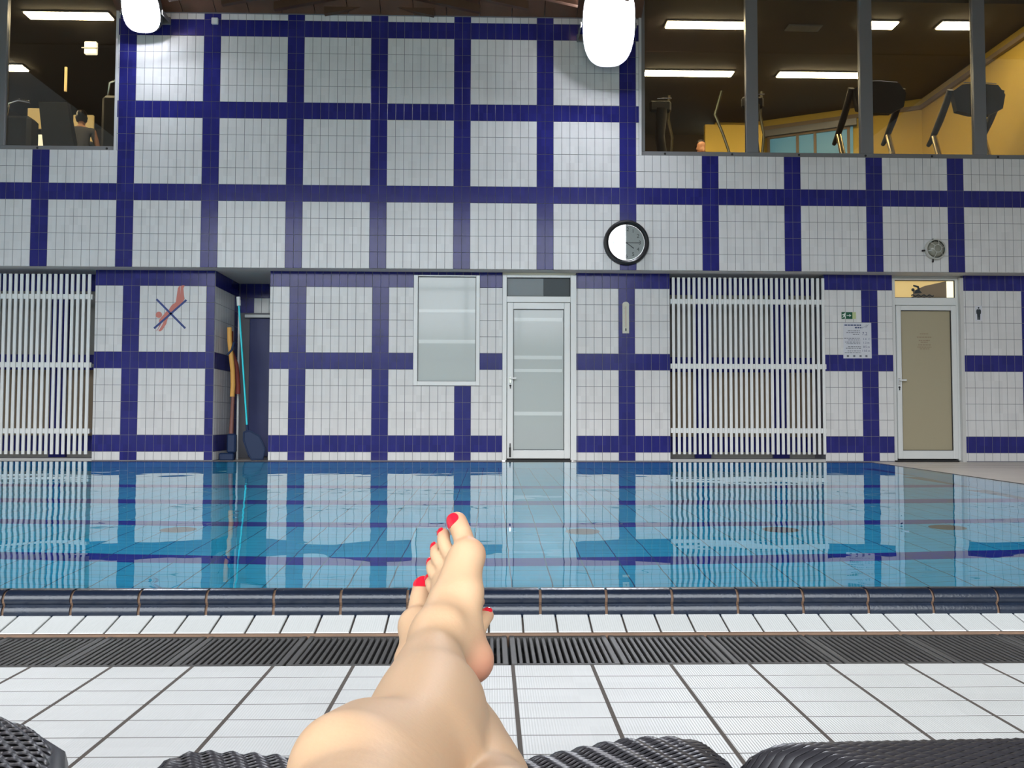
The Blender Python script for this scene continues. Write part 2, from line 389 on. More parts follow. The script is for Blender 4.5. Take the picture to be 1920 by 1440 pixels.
# ------------------------------------------------------------------ room shell out of view
for nm, x in (('wall_left', -9.2), ('wall_right', 9.0)):
    w = MB().box(x, x + .2, -3.4, 14, -.1, 7.4).obj(nm, M['plaster']); tag(w, 'plain white plaster side wall of the pool hall', 'wall', kind='structure')
wf = empty('wall_front'); tag(wf, 'glazed facade wall of the pool hall facing the garden', 'wall', kind='structure')
mb = MB(); mb.box(-9, 9, -3.4, -3.2, 0, .25); mb.box(4.1, 9, -3.4, -3.2, .25, 7.4); mb.box(-9, -8.85, -3.4, -3.2, .25, 7.4); mb.box(-9, 9, -3.4, -3.2, 6.75, 7.4)
mb.obj('masonry', M['plaster'], wf)
mb = MB()
for x in np.arange(-8.85, 4.2, 1.62): mb.box(x - .04, x + .04, -3.38, -3.26, .25, 6.75)
for z in (.29, 2.4, 4.6, 6.7): mb.box(-8.85, 4.1, -3.38, -3.26, z - .04, z + .04)
mb.obj('mullion', M['alu'], wf)
cl = empty('ceiling'); tag(cl, 'dark brown timber roof above the pool hall', 'ceiling', kind='structure')
MB().box(-9, 9, -3.4, 9.2, 7.3, 7.4).box(-9, -4.95, 8.95, 9.05, 6.6, 7.4).box(2.0, 9, 8.95, 9.05, 6.6, 7.4).box(-9.1, 9.1, 9.05, 14.2, 7.4, 7.5).box(-5.0, -4.95, 9.0, 11.5, 6.3, 7.45).box(2.0, 2.05, 9.0, 11.5, 6.2, 7.45).box(-9, -4.95, 9.0, 14, 6.62, 6.7).box(2.0, 9, 9.0, 14, 6.62, 6.7).obj('boarding', M['wood2'], cl)
# sloping boarded soffit that meets the tiled wall top, with pairs of rafters
for i in range(16):
    xa = -4.95 + i*.435
    mb = MB(); mb.add([(xa, YU + .05, 5.905), (xa + .425, YU + .05, 5.905), (xa + .425, 9.1, 7.32), (xa, 9.1, 7.32), (xa, YU + .05, 5.93), (xa + .425, YU + .05, 5.93), (xa + .425, 9.1, 7.35), (xa, 9.1, 7.35)],
                     [(0, 3, 2, 1), (4, 5, 6, 7), (0, 1, 5, 4), (1, 2, 6, 5), (2, 3, 7, 6), (3, 0, 4, 7)])
    mb.obj('board', M['wood2'], cl)
for k in range(5):
    y = YU - .06 - .17*k; half = .72 + .62*k; za = 6.035 + .10*k
    mb = MB()
    for s in (-1, 1):
        x1 = -1.49 + s*half; dz = .205*half
        xs = sorted([(-1.49, za), (x1, za - dz)])
        (xa, z0), (xb, z1) = xs
        mb.add([(xa, y - .035, z0), (xb, y - .035, z1), (xb, y + .035, z1), (xa, y + .035, z0), (xa, y - .035, z0 + .10), (xb, y - .035, z1 + .10), (xb, y + .035, z1 + .10), (xa, y + .035, z0 + .10)],
               [(0, 3, 2, 1), (4, 5, 6, 7), (0, 1, 5, 4), (1, 2, 6, 5), (2, 3, 7, 6), (3, 0, 4, 7)])
    mb.obj('rafter', M['wood'], cl)

# ------------------------------------------------------------------ deck, gutter, pool
fl = empty('floor'); tag(fl, 'white ribbed tile deck on the near side of the pool', 'floor', kind='structure')
TD = .1698; DX0 = .0493; DY0 = 1.912
MB().box(-9, 9, -3.4, DY0, -.1, -.0003).obj('grout_bed', M['deck_grout'], fl)
dt = []
for i in range(-17, 16):
    for j in range(0, 24):
        dt.append((DX0 + (i + .5)*TD, DY0 - (j + .5)*TD/2))
dt.sort(key=lambda c: (c[0] - .05)**2*.55 + (c[1] - 1.5)**2*3)
tm = tile_mesh(TD - .0078, TD/2 - .0036, M['deck_tile'], True, .0016, .0003)
for (x, y) in dt[:300]: link('tile', tm, fl, (x, y, -.0016))
mb = MB()
for i in range(-53, 53):
    for j in range(0, 60):
        x, y = DX0 + (i + .5)*TD, DY0 - (j + .5)*TD/2
        if j < 24 and -17 <= i < 16: continue
        if j < 24 or (-17 <= i < 16):
            v, f = tile_geo(x, y, TD - .0078, TD/2 - .0036, .0016, .0003); mb.add([(a, b, d - .0016) for a, d, b in v], f)
for (x, y) in dt[300:]:
    v, f = tile_geo(x, y, TD - .0078, TD/2 - .0036, .0016, .0003); mb.add([(a, b, d - .0016) for a, d, b in v], f)
o = mb.obj('tile', M['deck_tile'], fl, fix=False); o['kind'] = 'stuff'
# far and right-hand deck
ff = empty('floor_far'); tag(ff, 'beige tiled deck strip along the far wall and the right end of the pool', 'floor', kind='structure')
PX_R = ((3.34, 2.31), (4.22, 9.70))       # right-hand pool edge
MB().prism_z([(-9, 9.80), (4.30, 9.80), (3.41, 2.0), (9, 2.0), (9, 13.2), (-9, 13.2)], -.12, 0.0).obj('bed', M['far_deck'], ff)
mb = MB()
for y in (10.95, 10.3, 11.4): mb.box(-9, 9, y - .004, y + .004, -.01, .0006)
mb.obj('joint', M['deck_grout'], ff)
# pool tank
pt = empty('pool_tank'); tag(pt, 'pale blue tiled pool tank with navy lane lines under the water', 'pool', kind='structure')
ZW = .0865; ZF = ZW - 1.15
X0P = -8.6
mb = MB(); mb.box(X0P - .3, 5, 2.0, 10.0, ZF - .2, ZF - .0029); mb.obj('tank_floor', M['pool_grout'], pt)
mb = MB(); mb.box(X0P - .3, 3.36, 2.35, 2.36, ZF, .05); mb.box(X0P - .3, 4.24, 9.70, 9.75, ZF, .05); mb.box(X0P - .3, X0P, 2.3, 9.8, ZF, .05)
mb.prism_z([(3.34, 2.31), (4.22, 9.70), (4.26, 9.70), (3.38, 2.31)], ZF, .05); mb.obj('tank_wall', M['pool_wall'], pt)
TPX, TPY = .165, .083; LANES = ((3.94, 4.12), (4.905, 5.10), (5.97, 6.16), (7.13, 7.325))
pts = []
for j in range(88):
    y = 2.37 + (j + .5)*TPY
    if y > 9.66: break
    for i in range(-52, 26):
        x = .088 + (i + .5)*TPX
        if x > 3.34 + (y - 2.31)*.119 - .08 or x < X0P + .08: continue
        lane = any(a <= y <= b for a, b in LANES)
        pts.append((x, y, lane))
near = sorted([q for q in pts if q[1] > 3.5 and not q[2]], key=lambda c: (c[1] - 3.5)*2.0 + abs(c[0])*.7)
single = set((q[0], q[1]) for q in near[:300])
pm = tile_mesh(TPX - .0055, TPY - .003, M['pool_tile'], True, .0016, .0005)
for x, y in single: link('tile', pm, pt, (x, y, ZF - .004))
mb = MB()
for x, y, ln in pts:
    if (x, y) in single: continue
    mb.cur = 1 if ln else 0
    v, f = tile_geo(x, y, TPX - .0055, TPY - .003, .0016, .0005); mb.add([(a, b, d + ZF - .004) for a, d, b in v], f)
o = mb.obj('tile', [M['pool_tile'], M['lane']], pt, fix=False); o['kind'] = 'stuff'
for x in (-1.67, -.20, .50, 1.58, 2.5, -3.1):
    MB().lathe([(0, .014), (.06, .014), (.085, .012), (.095, .004), (.095, -.01)], (x, 4.80, ZF), 'z', 24).obj('drain_cover', M['drain'], pt, smooth=True)
# curb: white sloping edge tiles and navy rolled coping tiles
cb = empty('trim_1'); tag(cb, 'raised pool edge: sloping white tiles and rolled navy coping', 'pool edge', kind='structure')
MB().add([(-9, 2.188, .0), (3.9, 2.188, .0), (3.9, 2.30, .0235), (-9, 2.30, .0235), (-9, 2.188, -.12), (3.9, 2.188, -.12), (3.9, 2.35, -.12), (-9, 2.35, -.12), (3.9, 2.35, .03), (-9, 2.35, .03)],
         [(0, 1, 2, 3), (0, 4, 5, 1), (3, 2, 8, 9), (6, 7, 9, 8), (4, 7, 6, 5), (0, 3, 9, 7, 4), (1, 5, 6, 8, 2)]).obj('edge_bed', M['deck_grout'], cb)
SW = .0849; sl = math.atan2(.0235, .097); n_s = 0
sm = tile_mesh(SW - .005, .0985, M['strip_tile'], True, .0045, .0015)
for i in range(-62, 46):
    x = .0825 + (i + .5)*SW
    if x > 3.85: continue
    link('edge_tile', sm, cb, (x, 2.2375, .0125), (sl, 0, 0))
CP = [(2.287, .012), (2.281, .022), (2.278, .031), (2.2785, .040), (2.282, .048), (2.2865, .0525), (2.284, .057), (2.2795, .063), (2.279, .070), (2.2825, .078), (2.289, .0845), (2.299, .0885), (2.312, .0895), (2.328, .0875), (2.343, .080), (2.349, .065), (2.352, .02), (2.352, -.08), (2.3, -.08)]
MB().sweep_x([(y + .004 if y < 2.31 else y - .003, z - .004) for y, z in CP], -9, 3.5).obj('coping_joint', M['coping_joint'], cb)
cm = MB().sweep_x(CP, -.0815, .0815).mesh('coping_tile', M['coping'], True)
for i in range(-54, 20):
    x = .129 + (i + .5)*.1698
    if x > 3.3: continue
    link('coping_tile', cm, cb, (x, 0, 0))
# far and right coping rims
c2 = empty('trim_2'); tag(c2, 'thin navy coping line along the far and right pool edges', 'pool edge', kind='structure')
MB().sweep_x([(9.70, -.1), (9.70, .085), (9.715, .0895), (9.735, .088), (9.76, .06), (9.82, 0), (9.82, -.1)], -9, 4.25).obj('far_coping', M['coping'], c2)
mb = MB(); d = Vector((.88, 7.39, 0)).normalized(); nr = Vector((d.y, -d.x, 0))
prof = [(0, -.1), (0, .085), (.012, .0895), (.03, .088), (.05, .05), (.09, 0), (.09, -.1)]
vs = []
for (bx, by) in ((3.34, 2.31), (4.22, 9.70)):
    for a, z in prof: q = Vector((bx, by, 0)) + nr*a; vs.append((q.x, q.y, z))
n = len(prof)
mb.add(vs, [tuple(range(n)), tuple(range(2*n-1, n-1, -1))] + [(i, i+n, (i+1) % n+n, (i+1) % n) for i in range(n)]); mb.obj('right_coping', M['coping'], c2)
# water
wm = bpy.data.materials.new('pool_water'); wm.use_nodes = True; t = wm.node_tree; t.nodes.clear()
o_ = t.nodes.new('ShaderNodeOutputMaterial'); gl = t.nodes.new('ShaderNodeBsdfGlass'); gl.inputs['IOR'].default_value = 1.333; gl.inputs['Roughness'].default_value = 0; gl.inputs['Color'].default_value = (.97, 1, 1, 1)
g_ = t.nodes.new('ShaderNodeNewGeometry'); n_ = t.nodes.new('ShaderNodeTexNoise'); n_.inputs['Scale'].default_value = 2.6; n_.inputs['Detail'].default_value = 1.5
bp_ = t.nodes.new('ShaderNodeBump'); bp_.inputs['Strength'].default_value = 1.0; bp_.inputs['Distance'].default_value = .0022
t.links.new(g_.outputs['Position'], n_.inputs['Vector']); t.links.new(n_.outputs['Fac'], bp_.inputs['Height']); t.links.new(bp_.outputs[0], gl.inputs['Normal']); t.links.new(gl.outputs[0], o_.inputs[0])
wv = MB().add([(X0P, 2.318, ZW), (3.34, 2.318, ZW), (4.22, 9.715, ZW), (X0P, 9.715, ZW)], [(0, 1, 2, 3)]).obj('pool_water', wm, fix=False)
tag(wv, 'still blue pool water reflecting the tiled wall', 'water', kind='structure')
# gutter channel and grate sections
gt = empty('trim_3'); tag(gt, 'grey overflow gutter channel below the drain grates', 'gutter', kind='structure')
mb = MB(); mb.box(-9, 3.9, DY0, 2.19, -.16, -.11); mb.box(-9, 3.9, DY0 - .002, DY0 + .006, -.12, -.002); mb.box(-9, 3.9, 2.182, 2.19, -.12, -.002); mb.obj('channel', M['gutter'], gt)
MB().box(-9, 3.9, 2.179, 2.1895, -.03, .0035).obj('rusty_rim', M['rust'], gt)
GP = .2415; NBAR = 14
bar = MB().bbox(-.0042, .0042, DY0 + .016, 2.166, -.026, -.0005, .0012).mesh('bar', M['grate'])
endb = MB().bbox(-.0065, .0065, DY0 + .008, 2.174, -.028, .0, .0015).mesh('end_bar', M['grate_end'])
rail1 = MB().bbox(-GP/2 + .0025, GP/2 - .0025, DY0 + .008, DY0 + .018, -.028, -.001, .0015).mesh('near_rail', M['grate'])
rail2 = MB().bbox(-GP/2 + .0025, GP/2 - .0025, 2.160, 2.175, -.028, -.001, .0015).mesh('far_rail', M['grate'])
rib = MB().bbox(-GP/2 + .0025, GP/2 - .0025, 2.10, 2.112, -.045, -.027, .0015).mesh('cross_rib', M['grate'])
ords = ['first', 'second', 'third', 'fourth', 'fifth', 'sixth', 'seventh', 'eighth', 'ninth', 'tenth']
for i in range(-7, 10):
    x = .044 + (i + .5)*GP
    if i < -1: lb = 'dark slatted drain grate, %s whole section to the left of the leg' % ords[-2 - i]
    elif i == -1: lb = 'dark slatted drain grate section passing behind the ankle'
    else: lb = 'dark slatted drain grate, %s section to the right of the heel' % ords[i]
    gr = empty('drain_grate', (x, 0, 0)); tag(gr, lb, 'drain grate', 'grate sections along the pool gutter')
    link('near_rail', rail1, gr); link('far_rail', rail2, gr); link('cross_rib', rib, gr)
    link('end_bar', endb, gr, (-GP/2 + .0095, 0, 0)); link('end_bar', endb, gr, (GP/2 - .0095, 0, 0))
    for k in range(NBAR):
        link('bar', bar, gr, (-GP/2 + .0095 + (k + 1)*(GP - .019)/(NBAR + 1), 0, 0))

# ------------------------------------------------------------------ gym window frames and panes
def window(name, label, x0, x1, z0, z1, mull, left_jamb=None, right_jamb=None):
    w = empty(name); tag(w, label, 'window', kind='structure')
    yf0, yf1 = YU + .02, YU + .10
    MB().bbox(x0, x1, yf0, yf1, z0 - .062, z0, .004).obj('sill_bar', M['alu'], w)
    MB().bbox(x0, x1, yf0, yf1, 6.45, 6.6, .004).obj('head_bar', M['alu'], w)
    edges = []
    for a, b in mull: MB().bbox(a, b, yf0, yf1, z0, 6.45, .004).obj('mullion', M['alu'], w)
    if left_jamb: MB().bbox(x0, x0 + .035, YU - .004, yf1, z0 - .062, 6.45, .003).obj('jamb_strip', M['alu_light'], w); MB().bbox(x0 + .035, left_jamb, yf0, yf1, z0, 6.45, .003).obj('jamb', M['alu'], w)
    if right_jamb: MB().bbox(x1 - .035, x1, YU - .004, yf1, z0 - .062, 6.45, .003).obj('jamb_strip', M['alu_light'], w); MB().bbox(right_jamb, x1 - .035, yf0, yf1, z0, 6.45, .003).obj('jamb', M['alu'], w)
    b = sorted([x0] + [v for m in mull for v in m] + [x1])
    for i in range(0, len(b), 2):
        if b[i+1] - b[i] > .1: MB().box(b[i], b[i+1], yf0 + .045, yf0 + .051, z0, 6.45).obj('pane', M['glass'], w)
    mb = MB()
    for x in np.arange(x0 + .35, x1, .9): mb.lathe([(0, .006), (.012, .006), (.016, 0)], (x, yf0, z0 - .03), 'y', 10)
    mb.obj('bolt_head', M['seal'], w)
window('window_1', 'left gym window above the slatted screen, grey frame', -9, -4.918, 4.13, 6.6, ((-6.55, -6.385),), None, -4.965)
window('window_2', 'wide right gym window of four grey-framed panes with treadmills behind', 1.962, 9, 4.135, 6.6, ((3.408, 3.57), (4.955, 5.123), (6.50, 6.668)), 2.045, None)

# ------------------------------------------------------------------ gym behind the windows
gf = MB().box(-9, 9, 11.80, 18, 3.66, 3.8).obj('floor_gym', M['gym_floor']); tag(gf, 'dark floor of the gym behind the upper windows', 'floor', kind='structure')
gc = MB().box(-9, 9, 11.75, 18, 6.3, 6.4).obj('ceiling_gym', M['gym_ceiling']); tag(gc, 'dark gym ceiling with warm light strips', 'ceiling', kind='structure')
gw = empty('wall_gym'); tag(gw, 'gym walls, yellow on the right and brown on the left', 'wall', kind='structure')
MB().box(-9, 4.4, 17.4, 17.5, 3.8, 6.3).box(-8.99, -8.9, 11.9, 17.4, 3.8, 6.3).obj('brown_wall', M['gym_dark'], gw)
MB().box(-4.7, -4.6, 11.9, 17.4, 3.8, 6.3).box(1.5, 1.6, 11.9, 17.4, 3.8, 6.3).obj('divider', M['gym_dark'], gw)
mb = MB(); mb.prism_z([(5.05, 16.6), (7.65, 15.3), (7.72, 15.4), (5.1, 16.75)], 3.8, 6.3); mb.prism_z([(7.65, 15.4), (7.75, 11.9), (7.85, 11.9), (7.75, 15.4)], 3.8, 6.3)
mb.box(4.3, 5.1, 16.65, 16.75, 3.8, 6.3); mb.obj('yellow_wall', M['gym_wall'], gw)
MB().box(3.92, 5.0, 15.9, 16.0, 3.8, 6.0).obj('partition', M['gym_wall'], gw)
mb = MB(); mb.prism_z([(5.05, 16.55), (7.62, 15.26), (7.66, 15.32), (5.1, 16.62)], 6.10, 6.17); mb.prism_z([(7.60, 15.3), (7.68, 11.9), (7.75, 11.9), (7.67, 15.3)], 6.10, 6.17); mb.obj('cove_moulding', M['brown_panel'], gw)
# interior window in the oblique wall: grey lintel, blue green pane glowing for the lit room beyond
a = Vector((5.35, 16.44, 0)); b = Vector((6.62, 15.80, 0)); nn = Vector((-.45, -.89, 0))
def slab(mb, s0, s1, z0, z1, d0, d1):
    p = [a + (b - a)*s0 + nn*d0, a + (b - a)*s1 + nn*d0, a + (b - a)*s1 + nn*d1, a + (b - a)*s0 + nn*d1]; mb.prism_z([(q.x, q.y) for q in p], z0, z1); return mb
gi = empty('window_3'); tag(gi, 'interior gym window with grey lintel and blue green lit pane behind the treadmills', 'window', kind='structure')
slab(MB(), -.14, 1.05, 5.95, 6.07, .02, .12).obj('lintel', M['alu'], gi)
slab(MB(), -.06, 1.0, 4.9, 5.95, .0, .03).obj('pane', M['teal'], gi)
mb = MB()
for s_ in (-.07, .30, .52, .93): slab(mb, s_, s_ + .035, 4.9, 5.95, .0, .06)
slab(mb, -.07, .97, 5.91, 5.955, 0, .06); mb.obj('sash_bar', M['brown_panel'], gi)
# ceiling light strips (each one a lamp)
strips = [(2.53, 3.72, 12.38, 12.58, 'warm ceiling light strip nearest the glass in the first right-hand pane'),
          (2.52, 3.97, 14.15, 14.35, 'warm ceiling light strip further back in the first right-hand pane'),
          (4.74, 6.12, 14.15, 14.35, 'warm ceiling light strip further back in the second right-hand pane'),
          (5.40, 5.84, 12.30, 12.52, 'short ceiling light beside the middle mullion, above the treadmill console'),
          (6.48, 7.02, 12.28, 12.50, 'short ceiling light near the fourth mullion, upper right'),
          (8.2, 8.9, 14.12, 14.32, 'ceiling light strip at the far right behind the last pane'),
          (-6.60, -5.43, 12.36, 12.56, 'long warm ceiling light strip in the left gym window'),
          (-8.7, -7.62, 14.25, 14.47, 'warm ceiling light strip at the far left edge of the left gym window')]
for x0, x1, y0, y1, lb in strips:
    g = empty('ceiling_light', ((x0 + x1)/2, (y0 + y1)/2, 6.3)); tag(g, lb, 'light', 'gym ceiling light strips')
    c = ((x0 + x1)/2, (y0 + y1)/2, 6.3)
    MB().box(x0 - .02, x1 + .02, y0 - .02, y1 + .02, 6.282, 6.2995).obj('housing', M['alu'], g, loc=(-c[0], -c[1], -c[2]))
    MB().box(x0, x1, y0, y1, 6.268, 6.282).obj('diffuser', M['gym_lamp'], g, loc=(-c[0], -c[1], -c[2]))
for (x0, x1, y0, y1, z0, z1, mt, nm, lb, ct) in (
    (-7.37, -7.02, 14.0, 14.05, 5.17, 5.49, 'lit_room', 'wall_panel', 'glowing yellow panel seen low in the left gym window', 'panel'),
    (-7.65, -7.25, 14.6, 14.65, 5.05, 5.262, 'lit_white', 'light_panel', 'bright white-yellow panel at the sill of the left gym window', 'panel'),
    (-6.84, -6.52, 14.4, 14.45, 5.0, 5.53, 'lit_room', 'wall_panel', 'orange-yellow panel behind the person in the left gym window', 'panel'),
    (-6.42, -6.385, 13.2, 13.23, 5.47, 5.845, 'lit_room', 'wall_strip', 'thin orange upright strip in the middle of the left gym window', 'strip')):
    tag(MB().bbox(x0, x1, y0, y1, z0, z1, .004).obj(nm, M[mt]), lb, ct)
g = empty('hot_spot', (-5.94, 13.0, 6.04)); tag(g, 'small bright reflected hot spot high in the left gym window beside the floodlight', 'light')
MB().bbox(-.09, .09, -.03, .03, -.09, .10, .01).obj('shade', M['lit_white'], g); MB().box(-.12, .12, -.045, -.03, -.012, .004).obj('bracket', M['alu'], g)  # glowing box stands in for a hot-spot reflection, not a lamp
g = empty('ceiling_vent', (4.55, 12.55, 6.3)); tag(g, 'pale square air vent in the gym ceiling above the second pane', 'vent')
MB().bbox(-.25, .25, -.10, .10, -.02, -.001, .004).obj('frame', M['alu'], g)
mb = MB()
for k in range(7): mb.box(-.21, .21, -.085 + k*.026, -.07 + k*.026, -.026, -.02)
mb.obj('grille', M['dark_plaster'], g)

def treadmill(x, y, label):
    t = empty('treadmill', (x, y, 3.8)); tag(t, label, 'treadmill', 'gym machines facing the pool')
    mb = MB(); pf = [(-.36, .30), (-.30, .02), (-.10, -.03), (.18, -.03), (.36, .06), (.40, .26), (.30, .40), (-.05, .42), (-.22, .40)]
    mb.prism([(px, pz + 1.16) for px, pz in pf], -.05, .05); mb.obj('console', M['dark'], t)
    MB().tube([(-.20, -.052, 1.585), (.0, -.056, 1.59), (.27, -.052, 1.575)], .008, 8).obj('console_trim', M['chrome'], t)
    MB().tube([(.02, -.03, 1.12), (.03, -.03, 1.105), (.15, -.03, 1.105), (.16, -.03, 1.12)], .006, 6).obj('cable_loop', M['black'], t)
    for s in (-1, 1):
        xo = s*.37
        MB().tube([(xo, .0, 1.50), (xo, .10, 1.36), (xo, .30, 1.16), (xo, .55, .95), (xo, .66, .90)], [.045, .05, .05, .042, .03], 10).obj('handrail', M['dark'], t, smooth=True)
        MB().tube([(xo, .48, .98), (xo + .02, .34, .55), (xo + .03, .22, .16)], [.042, .042, .045], 10).obj('upright', M['brass'], t, smooth=True)
    MB().bbox(-.42, .42, .05, 1.75, .06, .18, .02).obj('deck', M['dark'], t)
    MB().bbox(-.40, .40, .0, .40, .05, .28, .04).obj('motor_cover', M['black'], t)
    for s in (-1, 1): MB().bbox(s*.38 - .03, s*.38 + .03, .1, 1.7, .0, .06, .01).obj('foot', M['black'], t)
    return t
treadmill(5.50, 12.28, 'dark treadmill behind the middle mullion, first of the two clear treadmills')
treadmill(6.94, 12.30, 'dark treadmill behind the fourth mullion, second of the two clear treadmills')
treadmill(8.3, 12.35, 'dark treadmill at the extreme right edge of the gym window')
def cross_trainer(x, y, label, sc_=1.0):
    t = empty('cross_trainer', (x, y, 3.8)); tag(t, label, 'cross trainer', 'gym machines facing the pool')
    MB().tube([(.12, -.05, 1.30), (.10, -.02, .9), (.16, .02, .5), (.16, .05, .12)], [.09, .07, .075, .09], 10).obj('column', M['dark'], t, smooth=True)
    MB().bbox(-.06, .26, -.09, .0, 1.25, 1.42, .03).obj('console', M['dark'], t)
    MB().tube([(.05, -.09, 1.44), (.26, -.09, 1.45)], .007, 8).obj('console_trim', M['chrome'], t)
    for s in (-1, 1):
        MB().tube([(s*.29 - .06, -.06, 1.50), (s*.33 - .10, .02, 1.18), (s*.30, .08, .92), (s*.22 + .06, .12, .55), (s*.20 + .07, .15, .25)], [.022, .024, .02, .018, .018], 8).obj('swing_arm', M['brass'], t, smooth=True)
        MB().bbox(s*.2 - .07, s*.2 + .07, .2, .62, .22, .28, .015).obj('pedal', M['black'], t)
    MB().bbox(-.3, .36, -.1, .1, .0, .12, .02).bbox(-.06, .2, -.1, 1.2, .0, .10, .02).obj('base', M['dark'], t)
    return t
cross_trainer(3.66, 12.5, 'cross trainer with two curved shiny arms beside the first mullion')
cross_trainer(2.36, 12.7, 'dim upright exercise machine at the left edge of the wide gym window')
def weight_machine(x, y, w, h, label):
    t = empty('exercise_machine', (x, y, 3.8)); tag(t, label, 'exercise machine', 'gym machines in the left window')
    MB().bbox(-w/2, w/2, 0, .3, .05, h - .25, .05).obj('body', M['dark'], t)
    MB().tube([(-w/2 + .05, .1, h - .25), (-w/2 + .08, .1, h - .05), (0, .1, h), (w/2 - .05, .1, h - .03)], .02, 8).obj('handle', M['chrome'], t, smooth=True)
    MB().bbox(-w/2 - .08, w/2 + .08, -.1, .5, 0, .07, .02).obj('base', M['black'], t)
    return t
weight_machine(-5.36, 12.5, .40, 1.62, 'tall dark machine at the right jamb of the left gym window')
weight_machine(-6.98, 12.9, .45, 1.45, 'dark machine at the left edge of the left gym window')
t = empty('treadmill', (-6.17, 12.4, 3.8)); tag(t, 'dark leaning console machine in the middle of the left gym window', 'treadmill', 'gym machines in the left window')
MB().add([(-.10, 0, .35), (.34, 0, .35), (.14, .1, 1.25), (-.26, .1, 1.25), (-.10, .14, .35), (.34, .14, .35), (.14, .2, 1.25), (-.26, .2, 1.25)], [(0, 3, 2, 1), (4, 5, 6, 7), (0, 1, 5, 4), (1, 2, 6, 5), (2, 3, 7, 6), (3, 0, 4, 7)]).obj('console', M['dark'], t)
MB().bbox(-.3, .5, -.05, .6, 0, .36, .05).obj('base', M['black'], t)
MB().tube([(.1, -.06, .42), (.35, -.08, .40), (.6, -.04, .30)], .02, 8).obj('rail', M['brass'], t, smooth=True)

# ------------------------------------------------------------------ floodlights
def flood(x, z, w, h, tilt, yaw, label):
    so = .30 if h < .6 else .46
    g = empty('floodlight', (x, YU - so, z)); tag(g, label, 'floodlight', 'floodlights on the tiled wall')
    h_ = empty('head', (0, 0, 0)); h_.parent = g; h_.rotation_euler = (tilt, 0, yaw)
    def oval(k, n=36): return [(w/2*k*math.copysign(abs(math.cos(2*PI*i/n))**.75, math.cos(2*PI*i/n)), h/2*k*math.copysign(abs(math.sin(2*PI*i/n))**.75, math.sin(2*PI*i/n))) for i in range(n)]
    MB().prism(oval(1.08), .012, .15).obj('housing', M['alu'], h_)
    MB().prism(oval(1.0), -.004, .012).obj('lens', M['flood'], h_)
    for s in (-1, 1): MB().bbox(s*(w/2 + .045) - .008, s*(w/2 + .045) + .008, .03, so, -.03, .03, .003).obj('bracket_arm', M['alu'], g)
    MB().bbox(-w/2 - .06, w/2 + .06, so - .03, so - .0035, -.05, .05, .004).obj('wall_plate', M['alu'], g)
flood(-4.52, 5.80, .44, .50, .50, .08, 'blazing white floodlight beside the left gym window')
flood(1.50, 5.64, .62, .98, .42, -.08, 'largest blazing white floodlight beside the wide right gym window')

# ------------------------------------------------------------------ things on the upper wall
c = empty('wall_clock', (1.785, YU - .0035, 2.895)); tag(c, 'round black-rimmed wall clock with white face showing quarter past four', 'clock')
R_ = .301
MB().lathe([(R_, .0), (R_, .03), (R_ - .01, .05), (R_ - .03, .058), (R_ - .05, .05), (R_ - .06, .034), (R_ - .06, .0)], (0, 0, 0), 'y', 64).obj('rim', M['black'], c, smooth=True)
MB().lathe([(0, .016), (R_ - .058, .016), (R_ - .058, .002), (0, .002)], (0, 0, 0), 'y', 64).obj('face', M['clock_face'], c)
MB().lathe([(R_ - .064, .036), (R_ - .07, .036), (R_ - .072, .02), (R_ - .06, .02)], (0, 0, 0), 'y', 64).obj('inner_ring', M['chrome'], c, smooth=True)
for k in range(1, 13):
    a = PI/2 - k*PI/6
    cu = bpy.data.curves.new('numeral', 'FONT'); cu.body = str(k); cu.size = .072; cu.align_x = 'CENTER'; cu.align_y = 'CENTER'; cu.extrude = .0006; cu.materials.append(M['ink'])
    text_mesh('numeral', cu, c, (.178*math.cos(a), -.0175, .178*math.sin(a)), (PI/2, 0, 0))
def hand(nm, ang, L, w):
    a = PI/2 - ang; d = Vector((math.cos(a), 0, math.sin(a))); n = Vector((-d.z, 0, d.x)); p = [-d*.03 - n*w*.6, d*L*.95 - n*w, d*L, d*L*.95 + n*w, -d*.03 + n*w*.6]
    MB().prism([(q.x, q.z) for q in p], -.0225, -.0205).obj(nm, M['ink'], c)
hand('hour_hand', 4.25*PI/6, .125, .006); hand('minute_hand', PI/2, .185, .0045)
MB().lathe([(0, .027), (.009, .027), (.012, .017)], (0, 0, 0), 'y', 16).obj('hub', M['ink'], c)
MB().lathe([(0, .0395), (R_ - .062, .0395), (R_ - .062, .0365), (0, .0365)], (0, 0, 0), 'y', 64).obj('glass', M['clock_glass'], c)

g = empty('bulkhead_lamp', (5.905, YU - .0035, 2.835)); tag(g, 'round grey bulkhead lamp with wire guard below the wide gym window', 'lamp')
MB().lathe([(0, 0), (.135, 0), (.135, .03), (.12, .045)], (0, 0, 0), 'y', 40).obj('base', M['lamp_ring'], g, smooth=True)
MB().lathe([(0, .10), (.05, .095), (.085, .08), (.105, .055), (.11, .03)], (0, 0, 0), 'y', 32).obj('dome', M['lamp_glass'], g, smooth=True)
pts = [(.126*math.cos(2*PI*k/40), -.055, .126*math.sin(2*PI*k/40)) for k in range(41)]
MB().tube(pts, .010, 8, False).obj('guard_ring', M['lamp_ring'], g, smooth=True)
pts = [(.05*math.cos(2*PI*k/24), -.102, .05*math.sin(2*PI*k/24)) for k in range(25)]
MB().tube(pts, .004, 6, False).obj('inner_ring', M['lamp_ring'], g, smooth=True)
for k in range(6):
    a = k*PI/3 + .25; MB().tube([(r*math.cos(a), -h, r*math.sin(a)) for r, h in ((.05, .102), (.085, .088), (.11, .068), (.126, .055))], .0045, 6).obj('guard_wire', M['lamp_ring'], g, smooth=True)
